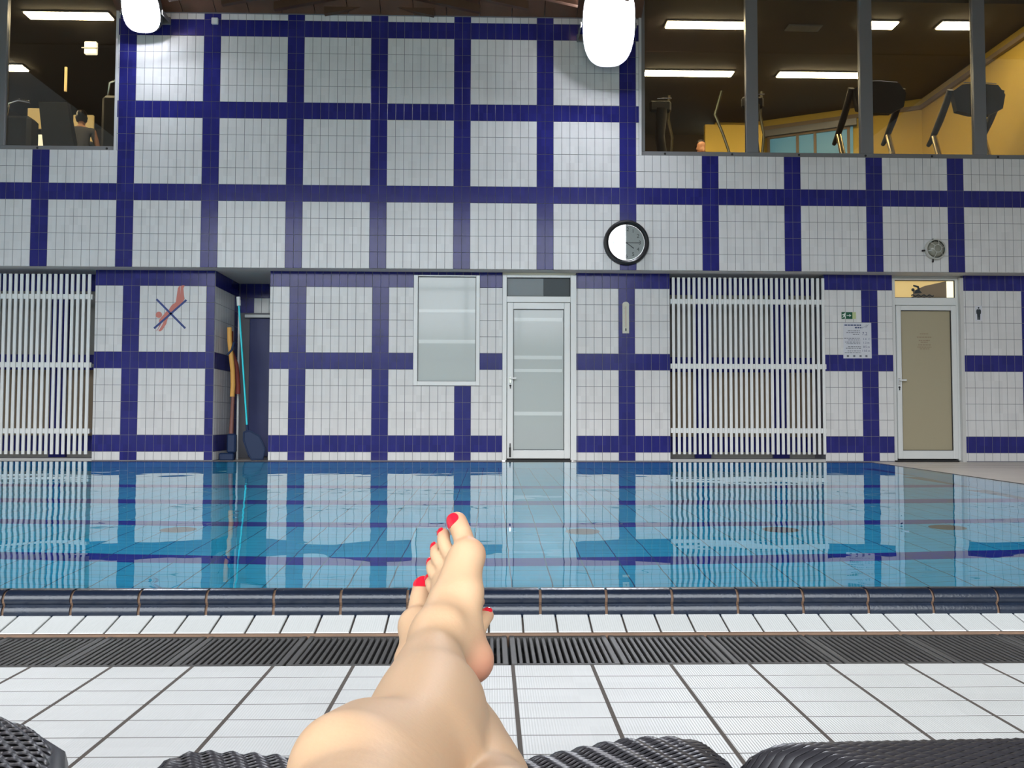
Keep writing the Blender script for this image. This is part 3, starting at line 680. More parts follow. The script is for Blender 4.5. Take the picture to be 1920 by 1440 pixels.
for dx, dz in ((-.035, -.17), (-.175, -.02), (-.03, .14)):
    MB().tube([(dx*.75, -.02, dz*.75), (dx, -.03, dz)], [.011, .012], 8).obj('fixing_lug', M['seal'], g)
tag(MB().bbox(-3.70, -3.615, YU - .04, YU - .0036, 5.76, 5.847, .006).obj('junction_box', M['white_frame']), 'small white square box high on the wall near the left floodlight', 'box')

# ------------------------------------------------------------------ frosted window and doors in the lower wall
w = empty('window_4', (-.59, YL, 1.75)); tag(w, 'frosted storeroom window with white frame left of the white door', 'window', kind='structure'); off = (.59, -YL, -1.75)
def bars(par, x0, x1, z0, z1, y0, y1, wL, wR, wB, wT, m, nm='frame_bar', off=off, b=.004):
    for (a, bb, c_, d_) in ((x0, x0 + wL, z0, z1), (x1 - wR, x1, z0, z1), (x0 + wL, x1 - wR, z0, z0 + wB), (x0 + wL, x1 - wR, z1 - wT, z1)):
        MB().bbox(a, bb, y0, y1, c_, d_, b).obj(nm, M[m], par, loc=off)
bars(w, -1.032, -.15, 1.008, 2.487, YL - .035, YL + .05, .056, .05, .058, .018, 'white_frame')
MB().box(-.977, -.199, YL + .0, YL + .012, 1.065, 2.47).obj('pane', M['frost'], w, loc=off)
bars(w, -.978, -.198, 1.064, 2.471, YL - .012, YL + .0, .008, .008, .008, .008, 'seal', 'seal', off, .001)
for z0, z1 in ((1.988, 2.031), (1.573, 1.623)): MB().box(-.965, -.211, YL - .004, YL + .001, z0, z1).obj('pale_band', M['frost_band'], w, loc=off)

def door(name, label, X, x0, x1, lx0, lx1, lz1, gx0, gx1, gz0, gz1, tz0, tz1, yd, leafm, transm, handle_x, handle_s):
    d = empty(name, (X, yd, 0)); tag(d, label, 'door', kind='structure'); o = (-X, -yd, 0)
    def b_(nm, m, a, b, y0, y1, c_, d_, ch=.005): return MB().bbox(a, b, y0, y1, c_, d_, ch).obj(nm, M[m], d, loc=o)
    # outer frame
    b_('jamb', leafm, x0, lx0 - .006, yd - .03, yd + .06, .02, 2.50); b_('jamb', leafm, lx1 + .006, x1, yd - .03, yd + .06, .02, 2.50)
    b_('head', leafm, lx0 - .006, lx1 + .006, yd - .03, yd + .06, tz1, 2.50); b_('transom_bar', leafm, lx0 - .006, lx1 + .006, yd - .03, yd + .06, lz1 + .006, tz0)
    MB().box(lx0 - .006, lx1 + .006, yd + .015, yd + .025, tz0, tz1).obj('transom_pane', M[transm], d, loc=o)
    bars(d, lx0 - .006, lx1 + .006, tz0, tz1, yd - .006, yd + .014, .007, .007, .007, .007, 'seal', 'seal', o, .001)
    MB().box(lx0 - .006, lx1 + .006, yd + .03, yd + .05, .02, lz1 + .006).obj('rebate', M['seal'], d, loc=o)
    lf = MB().bbox(lx0, gx0, yd - .045, yd + .03, .042, lz1, .006).obj('leaf_stile', M[leafm], d, loc=o)
    b_('leaf_stile', leafm, gx1, lx1, yd - .045, yd + .03, .042, lz1, .006); b_('leaf_rail', leafm, gx0, gx1, yd - .045, yd + .03, .042, gz0, .006); b_('leaf_rail', leafm, gx0, gx1, yd - .045, yd + .03, gz1, lz1, .006)
    bars(d, gx0, gx1, gz0, gz1, yd - .03, yd - .008, .007, .007, .007, .007, 'seal', 'seal', o, .001)
    b_('threshold', 'seal', lx0 - .02, lx1 + .02, yd - .02, yd + .06, .0, .03, .004)
    hd = empty('handle', (handle_x - X, -.045, 1.085)); hd.parent = d
    MB().bbox(-.016, .016, -.008, .0, -.045, .045, .004).obj('plate', M['chrome'], hd)
    MB().tube([(0, -.0, .02), (0, -.045, .02), (handle_s*.02, -.05, .02), (handle_s*.075, -.05, .02)], [.010, .010, .011, .013], 10).obj('lever', M['white_frame'], hd, smooth=True)
    MB().lathe([(0, .012), (.011, .012), (.014, 0)], (0, 0, -.075), 'y', 12).bbox(-.006, .006, -.010, 0, -.115, -.075, .002).obj('lock', M['seal'], hd)
    return d, o
d1, o1 = door('door_1', 'white-framed frosted glass door in the middle of the far wall', .65, .155, 1.145, .218, 1.060, 2.122, .300, .980, .152, 2.036, 2.21, 2.463, YL, 'white_frame', 'transom', .262, 1)
MB().box(.300, .980, YL - .012, YL - .004, .152, 2.036).obj('pane', M['frost'], d1, loc=o1)
for z0, z1 in ((1.873, 1.923), (1.364, 1.414), (1.192, 1.235), (.614, .664)): MB().box(.312, .955, YL - .0155, YL - .0125, z0, z1).obj('pale_band', M['frost_band'], d1, loc=o1)
MB().box(.705, 1.058, YL + .008, YL + .0145, 2.217, 2.457).obj('dark_transom_half', M['transom_dark'], d1, loc=o1)
MB().bbox(.247, .272, YL - .062, YL - .046, .06, .19, .003).bbox(.253, .266, YL - .064, YL - .047, .19, .245, .002).obj('foot_bolt', M['seal'], d1, loc=o1)
YD = YL + .08
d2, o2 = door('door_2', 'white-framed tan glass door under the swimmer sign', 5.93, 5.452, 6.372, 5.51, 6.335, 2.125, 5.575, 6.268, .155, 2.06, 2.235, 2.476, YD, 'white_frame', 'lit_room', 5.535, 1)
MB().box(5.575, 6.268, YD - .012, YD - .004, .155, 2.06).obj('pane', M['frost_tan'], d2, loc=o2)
MB().box(6.372, 6.418, YL - .004, YD + .06, .0, 2.5).obj('reveal', M['plaster'], d2, loc=o2)
MB().box(5.44, 6.42, YD - .02, YD + .06, 2.5, 2.53).obj('head_filler', M['soffit'], d2, loc=o2)
MB().box(6.235, 6.33, YD + .009, YD + .0145, 2.242, 2.469).obj('lit_transom_end', M['lit_white'], d2, loc=o2)
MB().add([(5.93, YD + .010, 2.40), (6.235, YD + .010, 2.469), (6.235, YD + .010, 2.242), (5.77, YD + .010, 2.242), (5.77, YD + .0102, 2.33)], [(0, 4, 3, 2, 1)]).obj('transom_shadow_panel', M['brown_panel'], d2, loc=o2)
# faint lines of notice text etched on the tan pane
mb = MB()
for k, (wd_, z) in enumerate(((.12, 1.735), (.20, 1.69), (.15, 1.645), (.10, 1.62), (.17, 1.585), (.19, 1.555), (.13, 1.53))):
    x = 5.905 - wd_/2
    while x < 5.905 + wd_/2:
        l = random.uniform(.012, .035); mb.box(x, min(x + l, 5.905 + wd_/2), YD - .0135, YD - .0122, z, z + .011); x += l + .008
mb.obj('faint_text', M['brown_panel'], d2, loc=o2)
# swimmer pictogram on the transom of door_2
s = empty('swimmer_sign', (5.89, YD - .001, 2.33)); tag(s, 'black swimmer over two waves on the lit glass above the tan door', 'sign')
S_ = .0072/7.2
def P(px, py): return ((px - 550)*S_*1.0, (295 - py)*S_*1.0)
mb = MB(); mb.lathe([(0, .003), (.022, .003), (.022, 0)], (P(425, 280)[0], 0, P(425, 280)[1]), 'y', 20)
mb.prism([P(*q) for q in ((430, 210), (505, 228), (520, 270), (515, 285), (550, 320), (440, 330), (460, 285), (490, 275), (485, 250), (428, 230))], -.003, 0); mb.obj('swimmer', M['ink'], s)
for y0 in (350, 382):
    up = [(400 + 310*k/24, y0 - 10*math.sin(k*PI/3.0)) for k in range(25)]; lo = [(x, y + 17) for x, y in reversed(up)]
    MB().prism([P(*q) for q in up + lo], -.003, 0).obj('wave', M['ink'], s)

# ------------------------------------------------------------------ signs on the lower wall
s = empty('no_diving_sign', (-4.25, YL - .0036, 1.95)); tag(s, 'red diver pictogram crossed out by two blue bars on the left pier', 'sign')
K = .0071/12
def Q(px, py): return ((px - 985)*K, (820 - py)*K)
body = [(650, 1215), (690, 1185), (725, 1110), (728, 960), (780, 890), (830, 835), (878, 770), (935, 740), (965, 680), (1005, 620), (1090, 560), (1105, 440), (1128, 250), (1150, 205), (1185, 183), (1182, 440), (1196, 190), (1240, 172), (1280, 178), (1252, 245), (1268, 400), (1282, 480), (1240, 560), (1130, 660), (1060, 735), (1000, 790), (915, 930), (885, 1050), (800, 1185), (760, 1215), (715, 1213), (800, 1060), (850, 940), (800, 1000), (700, 1190)]
MB().prism([Q(*q) for q in body], -.0025, 0).lathe([(0, .0025), (70*K, .0025), (70*K, 0)], (Q(718, 843)[0], 0, Q(718, 843)[1]), 'y', 28).obj('diver', M['red_paint'], s)
for (a, b) in (((660, 492), (1312, 1145)), ((1327, 505), (618, 1150))):
    p, q = Vector((*Q(*a), 0)), Vector((*Q(*b), 0)); d_ = (q - p).normalized(); n = Vector((-d_.y, d_.x, 0))*22*K
    MB().prism([((p - n).x, (p - n).y), ((q - n).x, (q - n).y), ((q + n).x, (q + n).y), ((p + n).x, (p + n).y)], -.0045, -.0026).obj('cross_bar', M['blue_paint'], s)

s = empty('exit_sign', (4.839, YL - .0036, 1.977)); tag(s, 'green emergency exit sign with running man and arrow above the notice', 'sign')
MB().bbox(-.098, .05, -.006, 0, -.046, .046, .001).obj('panel', M['green'], s); MB().bbox(.05, .098, -.006, 0, -.046, .046, .001).obj('glow_strip', M['glow_strip'], s)
E_ = .197/295
def G(px, py): return ((px - 345)*E_, (350 - py)*E_)
mb = MB(); mb.prism([G(*q) for q in ((238, 320), (262, 300), (285, 318), (272, 345), (285, 390), (275, 418), (262, 418), (262, 385), (245, 365), (235, 390), (205, 395), (205, 383), (228, 375), (238, 345), (222, 335), (212, 352), (203, 345), (218, 322))], -.0075, -.0058)
mb.lathe([(0, .0075), (9*E_, .0075), (9*E_, .005)], (G(276, 297)[0], 0, G(276, 297)[1]), 'y', 14); mb.obj('running_man', M['sign_white'], s)
MB().prism([G(*q) for q in ((300, 343), (360, 343), (355, 320), (395, 350), (355, 380), (360, 358), (300, 358))], -.0075, -.0058).obj('arrow', M['sign_white'], s)

s = empty('notice', (4.953, YL - .0036, 1.639)); tag(s, 'white paper notice with lines of print hung under the exit sign', 'notice')
MB().add([(-.19, -.002, .241), (.19, -.003, .242), (.192, -.004, -.241), (-.194, -.003, -.243), (-.19, 0, .241), (.19, 0, .242), (.192, 0, -.241), (-.194, 0, -.243)], [(0, 3, 2, 1), (4, 5, 6, 7), (0, 1, 5, 4), (1, 2, 6, 5), (2, 3, 7, 6), (3, 0, 4, 7)]).obj('sheet', M['paper'], s)
H_ = .385/580
def words(px0, px1, py, h, m, nm):
    mb = MB(); x = px0
    while x < px1 - 8:
        l = random.uniform(18, 60); xe = min(x + l, px1); mb.box((x - 525)*H_, (xe - 525)*H_, -.0052, -.0042, (865 - py - h)*H_, (865 - py)*H_); x = xe + 12
    mb.obj(nm, M[m], s)
words(262, 620, 540, 24, 'navy_ink', 'heading'); words(475, 625, 590, 26, 'navy_ink', 'heading')
for a, b, y in ((330, 575, 662), (300, 580, 698), (430, 580, 735), (250, 580, 815), (330, 580, 850), (268, 580, 893), (300, 580, 925), (330, 595, 985), (285, 600, 1018), (320, 590, 1072), (262, 590, 1108)): words(a, b, y, 13, 'grey_ink', 'text_line')
for (tx, px, py, sz) in (('7.2', 620, 755, 75), ('1.4', 640, 855, 48), ('C', 750, 855, 48), ('1.2 m', 640, 930, 48), ('8.5 m', 640, 1015, 50), ('11.0 m', 615, 1095, 50)):
    cu = bpy.data.curves.new('figure', 'FONT'); cu.body = tx; cu.size = sz*H_*1.2; cu.extrude = .0003; cu.materials.append(M['navy_ink']); text_mesh('figure', cu, s, ((px - 525)*H_, -.0048, (865 - py)*H_), (PI/2, 0, 0))
MB().tube([((x - 525)*H_, -.0048, (865 - y)*H_) for x, y in ((640, 605), (670, 580), (690, 600), (710, 540), (715, 600), (735, 560), (755, 535))], .0016, 6).obj('emblem', M['navy_ink'], s)
for x in (325, 455, 585, 705): MB().bbox((x - 548)*H_, (x - 505)*H_, -.0052, -.0042, (865 - 1205)*H_, (865 - 1165)*H_, .0004).obj('symbol', M['grey_ink'], s)

s = empty('toilet_sign', (6.62, YL - .0036, 2.018)); tag(s, 'small white plate with a dark male figure right of the tan door', 'sign')
MB().bbox(-.047, .047, -.004, 0, -.103, .103, .001).obj('plate', M['paper'], s)
mb = MB(); mb.lathe([(0, .0055), (.012, .0055), (.012, .003)], (0, 0, .073), 'y', 16)
mb.prism([(-.022, .055), (.022, .055), (.033, .035), (.031, -.005), (.022, -.012), (.019, -.09), (.002, -.09), (0, -.03), (-.002, -.09), (-.019, -.09), (-.022, -.012), (-.031, -.005), (-.033, .035)], -.0055, -.0038); mb.obj('male_figure', M['ink'], s)

s = empty('thermometer', (1.811, YL - .0036, 1.933)); tag(s, 'long cream wall thermometer on the blue tile column', 'thermometer')
rnd = [(.044*math.cos(a), .178 + .035*math.sin(a)) for a in np.linspace(0, PI, 11)]
MB().prism([(-.044, -.213), (.044, -.213)] + rnd, -.012, 0).obj('board', M['cream'], s)
MB().tube([(0, -.014, -.13), (0, -.014, .15)], .006, 8).obj('tube', M['pink_tube'], s)
MB().tube([(0, -.014, -.185), (0, -.014, -.165), (0, -.014, -.145)], [.006, .009, .006], 8).obj('bulb', M['ink'], s, smooth=True)
mb = MB()
for k in range(24): mb.box(-.03, -.012 - (.006 if k % 4 else 0), -.0128, -.0122, -.12 + k*.012, -.1185 + k*.012)
mb.obj('scale_mark', M['grey_ink'], s)

# ------------------------------------------------------------------ slatted white screens
def screen(label, x_first, n, pitch, sw, z0, z1, rails, rx0, rx1):
    g = empty('slatted_screen', ((rx0 + rx1)/2, YL, 0)); tag(g, label, 'screen', 'white slatted screens'); X = (rx0 + rx1)/2
    me = MB().bbox(-sw/2, sw/2, -.035, -.012, z0, z1, .003).mesh('slat', M['slat'])
    for k in range(n): link('slat', me, g, (x_first + k*pitch - X, 0, 0))
    for z in rails: MB().bbox(rx0 - X, rx1 - X, -.012, .03, z - .034, z + .034, .004).obj('rail', M['slat'], g)
    for s_ in (rx0 + .03, rx1 - .03):
        for z in rails: MB().bbox(s_ - X - .02, s_ - X + .02, .03, .36, z - .02, z + .02, .003).obj('bracket', M['slat'], g)
    return g
screen('white vertical-slat screen in the middle, between the thermometer pier and the exit sign', 2.452, 30, .0700, .037, .102, 2.478, (2.156, 1.282, .418), 2.415, 4.525)
screen('white vertical-slat screen at the left edge of the view', -5.318 - .0738*25, 26, .0738, .040, .088, 2.470, (2.172, 1.265, .393), -7.25, -5.285)

# ------------------------------------------------------------------ tools in the niche
t = empty('leaf_net', (-3.32, 12.0, 0)); tag(t, 'pool net with bright cyan pole leaning in the niche, dark blue net below', 'pool net')
MB().tube([(-.115, .06, 2.10), (.035, .0, .48)], .0125, 10).obj('pole', M['cyan'], t, smooth=True)
MB().tube([(-.126, .065, 2.22), (-.115, .06, 2.10)], .028, 12).obj('grip', M['slat'], t, smooth=True)
MB().tube([(.035, .0, .48), (.045, 0, .36)], .018, 10).obj('socket', M['net'], t, smooth=True)
MB().prism([(.0, .38), (.08, .40), (.21, .33), (.29, .16), (.26, .02), (.11, .0), (.06, .10), (.0, .27)], -.02, .015).obj('net_bag', M['net'], t)
MB().tube([(.0, -.02, .38), (.0, -.02, .27), (.06, -.02, .10), (.11, -.02, .012), (.26, -.02, .02), (.29, -.02, .16), (.21, -.02, .33), (.08, -.02, .40), (.0, -.02, .38)], .011, 8).obj('net_rim', M['net'], t, smooth=True)
t = empty('white_pole', (-3.50, 12.32, 0)); tag(t, 'straight white pole standing upright left of the cyan net pole', 'pole')
MB().tube([(-.02, .05, 2.20), (0, 0, .0)], .015, 12).obj('shaft', M['slat'], t, smooth=True)
MB().tube([(-.02, .05, 2.15), (-.021, .055, 2.22)], .022, 12).obj('cap', M['slat'], t, smooth=True)
t = empty('rescue_float', (-3.535, 12.05, 1.32)); tag(t, 'orange-yellow foam float hung on the left side of the niche', 'float')
MB().tube([(-.02, 0, .48), (-.012, -.01, .30), (.01, -.015, .12), (.035, -.01, -.1), (.04, 0, -.3), (.03, .01, -.46)], .032, 12).obj('foam', M['yellow'], t, smooth=True)
MB().tube([(.05, -.02, .28), (.03, -.055, .17), (-.03, -.05, .10)], .014, 8).obj('strap', M['net'], t, smooth=True)
t = empty('rescue_float', (-3.51, 12.16, 1.30)); tag(t, 'dark red foam float just behind the orange-yellow one', 'float')
MB().tube([(-.06, 0, .46), (-.055, 0, .2), (.02, 0, .0), (.05, 0, -.3), (.05, 0, -.40)], .035, 10).obj('foam', M['red_foam'], t, smooth=True)
t = empty('broom', (-3.52, 12.02, 0)); tag(t, 'broom with dull red stick and dark blue head below the float', 'broom')
MB().tube([(.03, .02, .86), (.02, 0, .36)], [.022, .030], 10).obj('stick', M['brown_red'], t, smooth=True)
MB().bbox(-.03, .09, -.04, .05, .10, .36, .02).obj('socket', M['net'], t); MB().bbox(-.13, .07, -.05, .05, .0, .10, .015).obj('head', M['net'], t)

# ------------------------------------------------------------------ woven loungers
def lounger(name, label, xl, xr, y_end, y_head, ztop, corner, pitch, lam, amp, slant, alt, rot=0.0, pivot=(0, 0), roll=.045, basket=False):
    """xl(y), xr(y): side outlines; ztop(u, y): height of the woven surface; strands run across, over cords"""
    g = empty(name, (pivot[0], pivot[1], 0), 0); tag(g, label, 'lounger', 'woven loungers by the pool')
    cr, sr = math.cos(rot), math.sin(rot)
    def place(p):
        x, y, z = p; return (x*cr - y*sr, x*sr + y*cr, z) if rot else (x - pivot[0], y - pivot[1], z)
    L = y_end - y_head; arc = roll*PI/2
    def S(u, v):
        # v: distance from the foot end along the surface (rolled edge first)
        if v < arc: a = (1 - v/arc)*PI/2; y = y_end - roll + roll*np.sin(a); dz = roll*(1 - np.cos(a))
        else: y = y_end - roll - (v - arc); dz = 0.0
        dy = max(0.0, y - (y_end - corner)); ins = corner - math.sqrt(max(corner*corner - dy*dy, 0)) if corner > 0 else 0
        ins = min(ins, corner*.85)
        a0, b0 = xl(y) + ins, xr(y) - ins
        s = 2*u - 1; edge = .12; k = np.abs(s); inner = 1 - edge
        w = np.where(k < inner, k/inner*(1 - roll*2/(b0 - a0)), 0.0); ang = np.clip((k - inner)/edge, 0, 1)*PI/2
        w = np.where(k >= inner, (1 - roll*2/(b0 - a0)) + np.sin(ang)*roll*2/(b0 - a0), w)
        x = (a0 + b0)/2 + np.sign(s)*w*(b0 - a0)/2
        z = ztop((x - a0)/(b0 - a0), y) - roll*(1 - np.cos(ang)) - dz
        return x, np.full_like(x, y), z, ang
    nu = 150 if not basket else 190
    us = np.linspace(0, 1, nu); v_tot = arc + L - roll
    # backing shell
    vs = np.concatenate([np.linspace(0, arc, 8), np.linspace(arc, v_tot, 60)[1:]])
    mb = MB(); V = []
    for v in vs:
        x, y, z, a = S(us[::6], v); V += [place(p) for p in zip(x, y, z - .004)]
    n = len(us[::6]); F = [(i*n + j, i*n + j + 1, (i+1)*n + j + 1, (i+1)*n + j) for i in range(len(vs) - 1) for j in range(n - 1)]
    mb.add(V, F); o = mb.obj('backing', M['wicker_under'], g, smooth=True)
    # strands
    V = []; F = []; wv = pitch*.47; i = 0; v = pitch*.5
    while v < v_tot - pitch:
        x, y, z, ang = S(us, v); x2, y2, z2, _ = S(us, min(v + .002, v_tot)); x0_, y0_, z0_, _ = S(us, v)
        ph = 2*PI*(x - slant*y)/lam
        h = amp*np.cos(ph + (PI*i if alt else 0))
        # surface normal from finite differences
        tx = np.gradient(x); tz = np.gradient(z); tl = np.sqrt(tx*tx + tz*tz) + 1e-9
        nx, nz = -tz/tl, tx/tl
        for dv, lift in ((-wv, -.0008), (0, .0006), (wv, -.0008)):
            xx, yy, zz, _ = S(us, max(v + dv, 0.0))
            V += [place(p) for p in zip(xx + nx*(h + lift), yy, zz + nz*(h + lift))]
        b = i*3*nu
        for r in (0, 1):
            for j in range(nu - 1): F.append((b + r*nu + j, b + (r+1)*nu + j, b + (r+1)*nu + j + 1, b + r*nu + j + 1))
        v += pitch; i += 1
    me = bpy.data.meshes.new('woven_strands'); me.from_pydata(V, [], F); me.materials.append(M['wicker']); me.polygons.foreach_set('use_smooth', [True]*len(F)); me.update()
    bm = bmesh.new(); bm.from_mesh(me); bmesh.ops.recalc_face_normals(bm, faces=bm.faces); bm.to_mesh(me); bm.free()
    o = link('woven_seat', me, g); o['kind'] = 'stuff'
    # side skirt (rolled rim below the surface) and legs
    mb = MB(); V = []; ys = np.linspace(y_end - roll*1.0, y_head, 40)
    rim = []
    ul = [place((xl(y) + (corner - math.sqrt(max(corner**2 - max(0, y - y_end + corner)**2, 0)))*.85 + .012, y, ztop(0.02, y) - roll - .005)) for y in ys]
    ur = [place((xr(y) - (corner - math.sqrt(max(corner**2 - max(0, y - y_end + corner)**2, 0)))*.85 - .012, y, ztop(0.98, y) - roll - .005)) for y in ys]
    MB().tube(ul[::-1] + ur, .022, 10).obj('rim', M['wicker'], g, smooth=True)
    for (yy) in (y_end - .22, y_head + .25):
        for e_ in (xl, xr):
            s_ = .05 if e_ is xl else -.05
            p = place((e_(yy) + s_, yy, 0)); MB().tube([(p[0], p[1], 0), (p[0], p[1], ztop(.5, yy) - roll - .02)], [.022, .026], 10).obj('leg', M['wicker'], g, smooth=True)
    return g
sm_ = lambda a, b, t: (lambda q: q*q*(3 - 2*q))(np.clip((t - a)/(b - a), 0, 1))
lounger('sun_lounger', 'dark woven lounger under the crossed legs', lambda y: -.365, lambda y: .262, .998, -1.0,
        lambda u, y: .156 + .024*sm_(.60, .88, u) + .012*sm_(.40, .06, u) - .004*sm_(.9, 1, u), .07, .0072, .0235, .0017, -.43, False)
lounger('sun_lounger', 'dark woven lounger on the right, beyond the gap beside the leg', lambda y: .250 + .30*(1 - math.exp(-(.975 - y)/.26)), lambda y: 1.10, .975, -1.0,
        lambda u, y: .181 + .010*u + .0*y, .02, .0075, .020, .0009, .5, True)
lounger('sun_lounger', 'dark woven lounger corner at the lower left edge of the view', lambda y: -1.12, lambda y: -.395 - .100*math.exp(-(1.02 - min(y, 1.02))/.12), 1.045, -1.0,
        lambda u, y: .173 + .055*(1 - np.clip((u - .55)/.45, 0, 1)**1.6) - .0*y, .075, .0100, .020, .0016, 0.0, True, roll=.022, basket=True)

# ------------------------------------------------------------------ people: smooth distance fields -> one continuous skin
def surface_nets(F, org, h):
    sgn = F < 0; nx, ny, nz = F.shape
    c = np.zeros((nx-1, ny-1, nz-1), np.uint8)
    for i in (0, 1):
        for j in (0, 1):
            for k in (0, 1): c += sgn[i:nx-1+i, j:ny-1+j, k:nz-1+k]
    act = (c > 0) & (c < 8); ids = -np.ones(act.shape, np.int64); I, J, K = np.nonzero(act); ids[I, J, K] = np.arange(len(I))
    P = np.zeros((len(I), 3)); cnt = np.zeros(len(I))
    for ax in range(3):
        for a in (0, 1):
            for b in (0, 1):
                o = [0, 0, 0]; oth = [q for q in range(3) if q != ax]; o[oth[0]] = a; o[oth[1]] = b; o2 = list(o); o2[ax] = 1
                f0 = F[I + o[0], J + o[1], K + o[2]]; f1 = F[I + o2[0], J + o2[1], K + o2[2]]; m = (f0 < 0) != (f1 < 0)
                t = np.where(m, f0/(f0 - f1 + 1e-12*(f0 == f1)), 0)
                p = np.stack([I + o[0], J + o[1], K + o[2]], 1).astype(float); p[:, ax] += t
                P[m] += p[m]; cnt[m] += 1
    P /= np.maximum(cnt, 1)[:, None]; V = P*h + np.array(org)
    quads = []
    for ax in range(3):
        sl0 = [slice(None)]*3; sl1 = [slice(None)]*3; sl0[ax] = slice(0, -1); sl1[ax] = slice(1, None)
        d = sgn[tuple(sl0)] != sgn[tuple(sl1)]; A = np.argwhere(d); u, v = [q for q in range(3) if q != ax]
        A = A[(A[:, u] > 0) & (A[:, v] > 0) & (A[:, u] < F.shape[u] - 1) & (A[:, v] < F.shape[v] - 1)]
        def g(du, dv): B = A.copy(); B[:, u] += du; B[:, v] += dv; return ids[B[:, 0], B[:, 1], B[:, 2]]
        q = np.stack([g(-1, -1), g(0, -1), g(0, 0), g(-1, 0)], 1); fl = sgn[A[:, 0], A[:, 1], A[:, 2]]
        if ax == 1: fl = ~fl
        q[~fl] = q[~fl][:, ::-1]; quads.append(q)
    return V, np.concatenate(quads)
class Field:
    def __init__(s, lo, hi, h):
        s.lo = np.array(lo, float); s.h = h; s.n = np.ceil((np.array(hi) - s.lo)/h).astype(int) + 1
        s.F = np.full(s.n, 1.0, np.float32); s.ax = [(s.lo[i] + np.arange(s.n[i])*h).astype(np.float32) for i in range(3)]
    def cone(s, a, b, ra, rb, k=.012):
        """round cone from a to b, blended in with radius k"""
        a = np.array(a, float); b = np.array(b, float); mg = max(ra, rb) + 2.2*k + .012
        i0 = np.clip(np.floor((np.minimum(a, b) - mg - s.lo)/s.h).astype(int), 0, s.n); i1 = np.clip(np.ceil((np.maximum(a, b) + mg - s.lo)/s.h).astype(int) + 1, 0, s.n)
        if (i1 <= i0).any(): return s
        sl = tuple(slice(i0[q], i1[q]) for q in range(3)); X = s.ax[0][sl[0]][:, None, None]; Y = s.ax[1][sl[1]][None, :, None]; Z = s.ax[2][sl[2]][None, None, :]
        d = b - a; L2 = float(d @ d)
        if L2 < 1e-12: t = 0.0; D = np.sqrt((X - a[0])**2 + (Y - a[1])**2 + (Z - a[2])**2) - ra
        else:
            t = np.clip(((X - a[0])*d[0] + (Y - a[1])*d[1] + (Z - a[2])*d[2])/L2, 0, 1)
            D = np.sqrt((X - a[0] - t*d[0])**2 + (Y - a[1] - t*d[1])**2 + (Z - a[2] - t*d[2])**2) - (ra + (rb - ra)*t)
        G = s.F[sl]; hh = np.clip(.5 + .5*(G - D)/k, 0, 1); s.F[sl] = G*(1 - hh) + D*hh - k*hh*(1 - hh); return s
    def chain(s, pts, rs, k=.012, sub=8):
        """one smooth tapering limb through the points (no bulges where the pieces join)"""
        P = [np.array(p, float) for p in pts]; P = [2*P[0] - P[1]] + P + [2*P[-1] - P[-2]]; Rr = [rs[0]] + list(rs) + [rs[-1]]; pp = []; rr = []
        for i in range(1, len(P) - 2):
            for q in range(sub + (1 if i == len(P) - 3 else 0)):
                t = q/sub; c0, c1, c2, c3 = -.5*t**3 + t*t - .5*t, 1.5*t**3 - 2.5*t*t + 1, -1.5*t**3 + 2*t*t + .5*t, .5*t**3 - .5*t*t
                pp.append(c0*P[i-1] + c1*P[i] + c2*P[i+1] + c3*P[i+2]); rr.append(c0*Rr[i-1] + c1*Rr[i] + c2*Rr[i+1] + c3*Rr[i+2])
        A = np.array(pp); mg = max(rr) + 2.2*k + .012
        i0 = np.clip(np.floor((A.min(0) - mg - s.lo)/s.h).astype(int), 0, s.n); i1 = np.clip(np.ceil((A.max(0) + mg - s.lo)/s.h).astype(int) + 1, 0, s.n)
        sl = tuple(slice(i0[q], i1[q]) for q in range(3)); X = s.ax[0][sl[0]][:, None, None]; Y = s.ax[1][sl[1]][None, :, None]; Z = s.ax[2][sl[2]][None, None, :]
        D = np.full(s.F[sl].shape, 1.0, np.float32)
        for i in range(len(pp) - 1):
            a, d = pp[i], pp[i+1] - pp[i]
            t = np.clip(((X - a[0])*d[0] + (Y - a[1])*d[1] + (Z - a[2])*d[2])/float(d @ d), 0, 1)
            D = np.minimum(D, np.sqrt((X - a[0] - t*d[0])**2 + (Y - a[1] - t*d[1])**2 + (Z - a[2] - t*d[2])**2) - (rr[i] + (rr[i+1] - rr[i])*t))
        G = s.F[sl]; hh = np.clip(.5 + .5*(G - D)/k, 0, 1); s.F[sl] = G*(1 - hh) + D*hh - k*hh*(1 - hh); return s
def smin(A, B, k):
    h = np.clip(.5 + .5*(B - A)/k, 0, 1); return B*(1 - h) + A*h - k*h*(1 - h)
def skin_object(name, V, Q, m, parent=None):
    me = bpy.data.meshes.new(name); me.from_pydata(V.tolist(), [], Q.tolist()); me.materials.append(m)
    me.polygons.foreach_set('use_smooth', [True]*len(me.polygons)); me.update(); return link(name, me, parent)

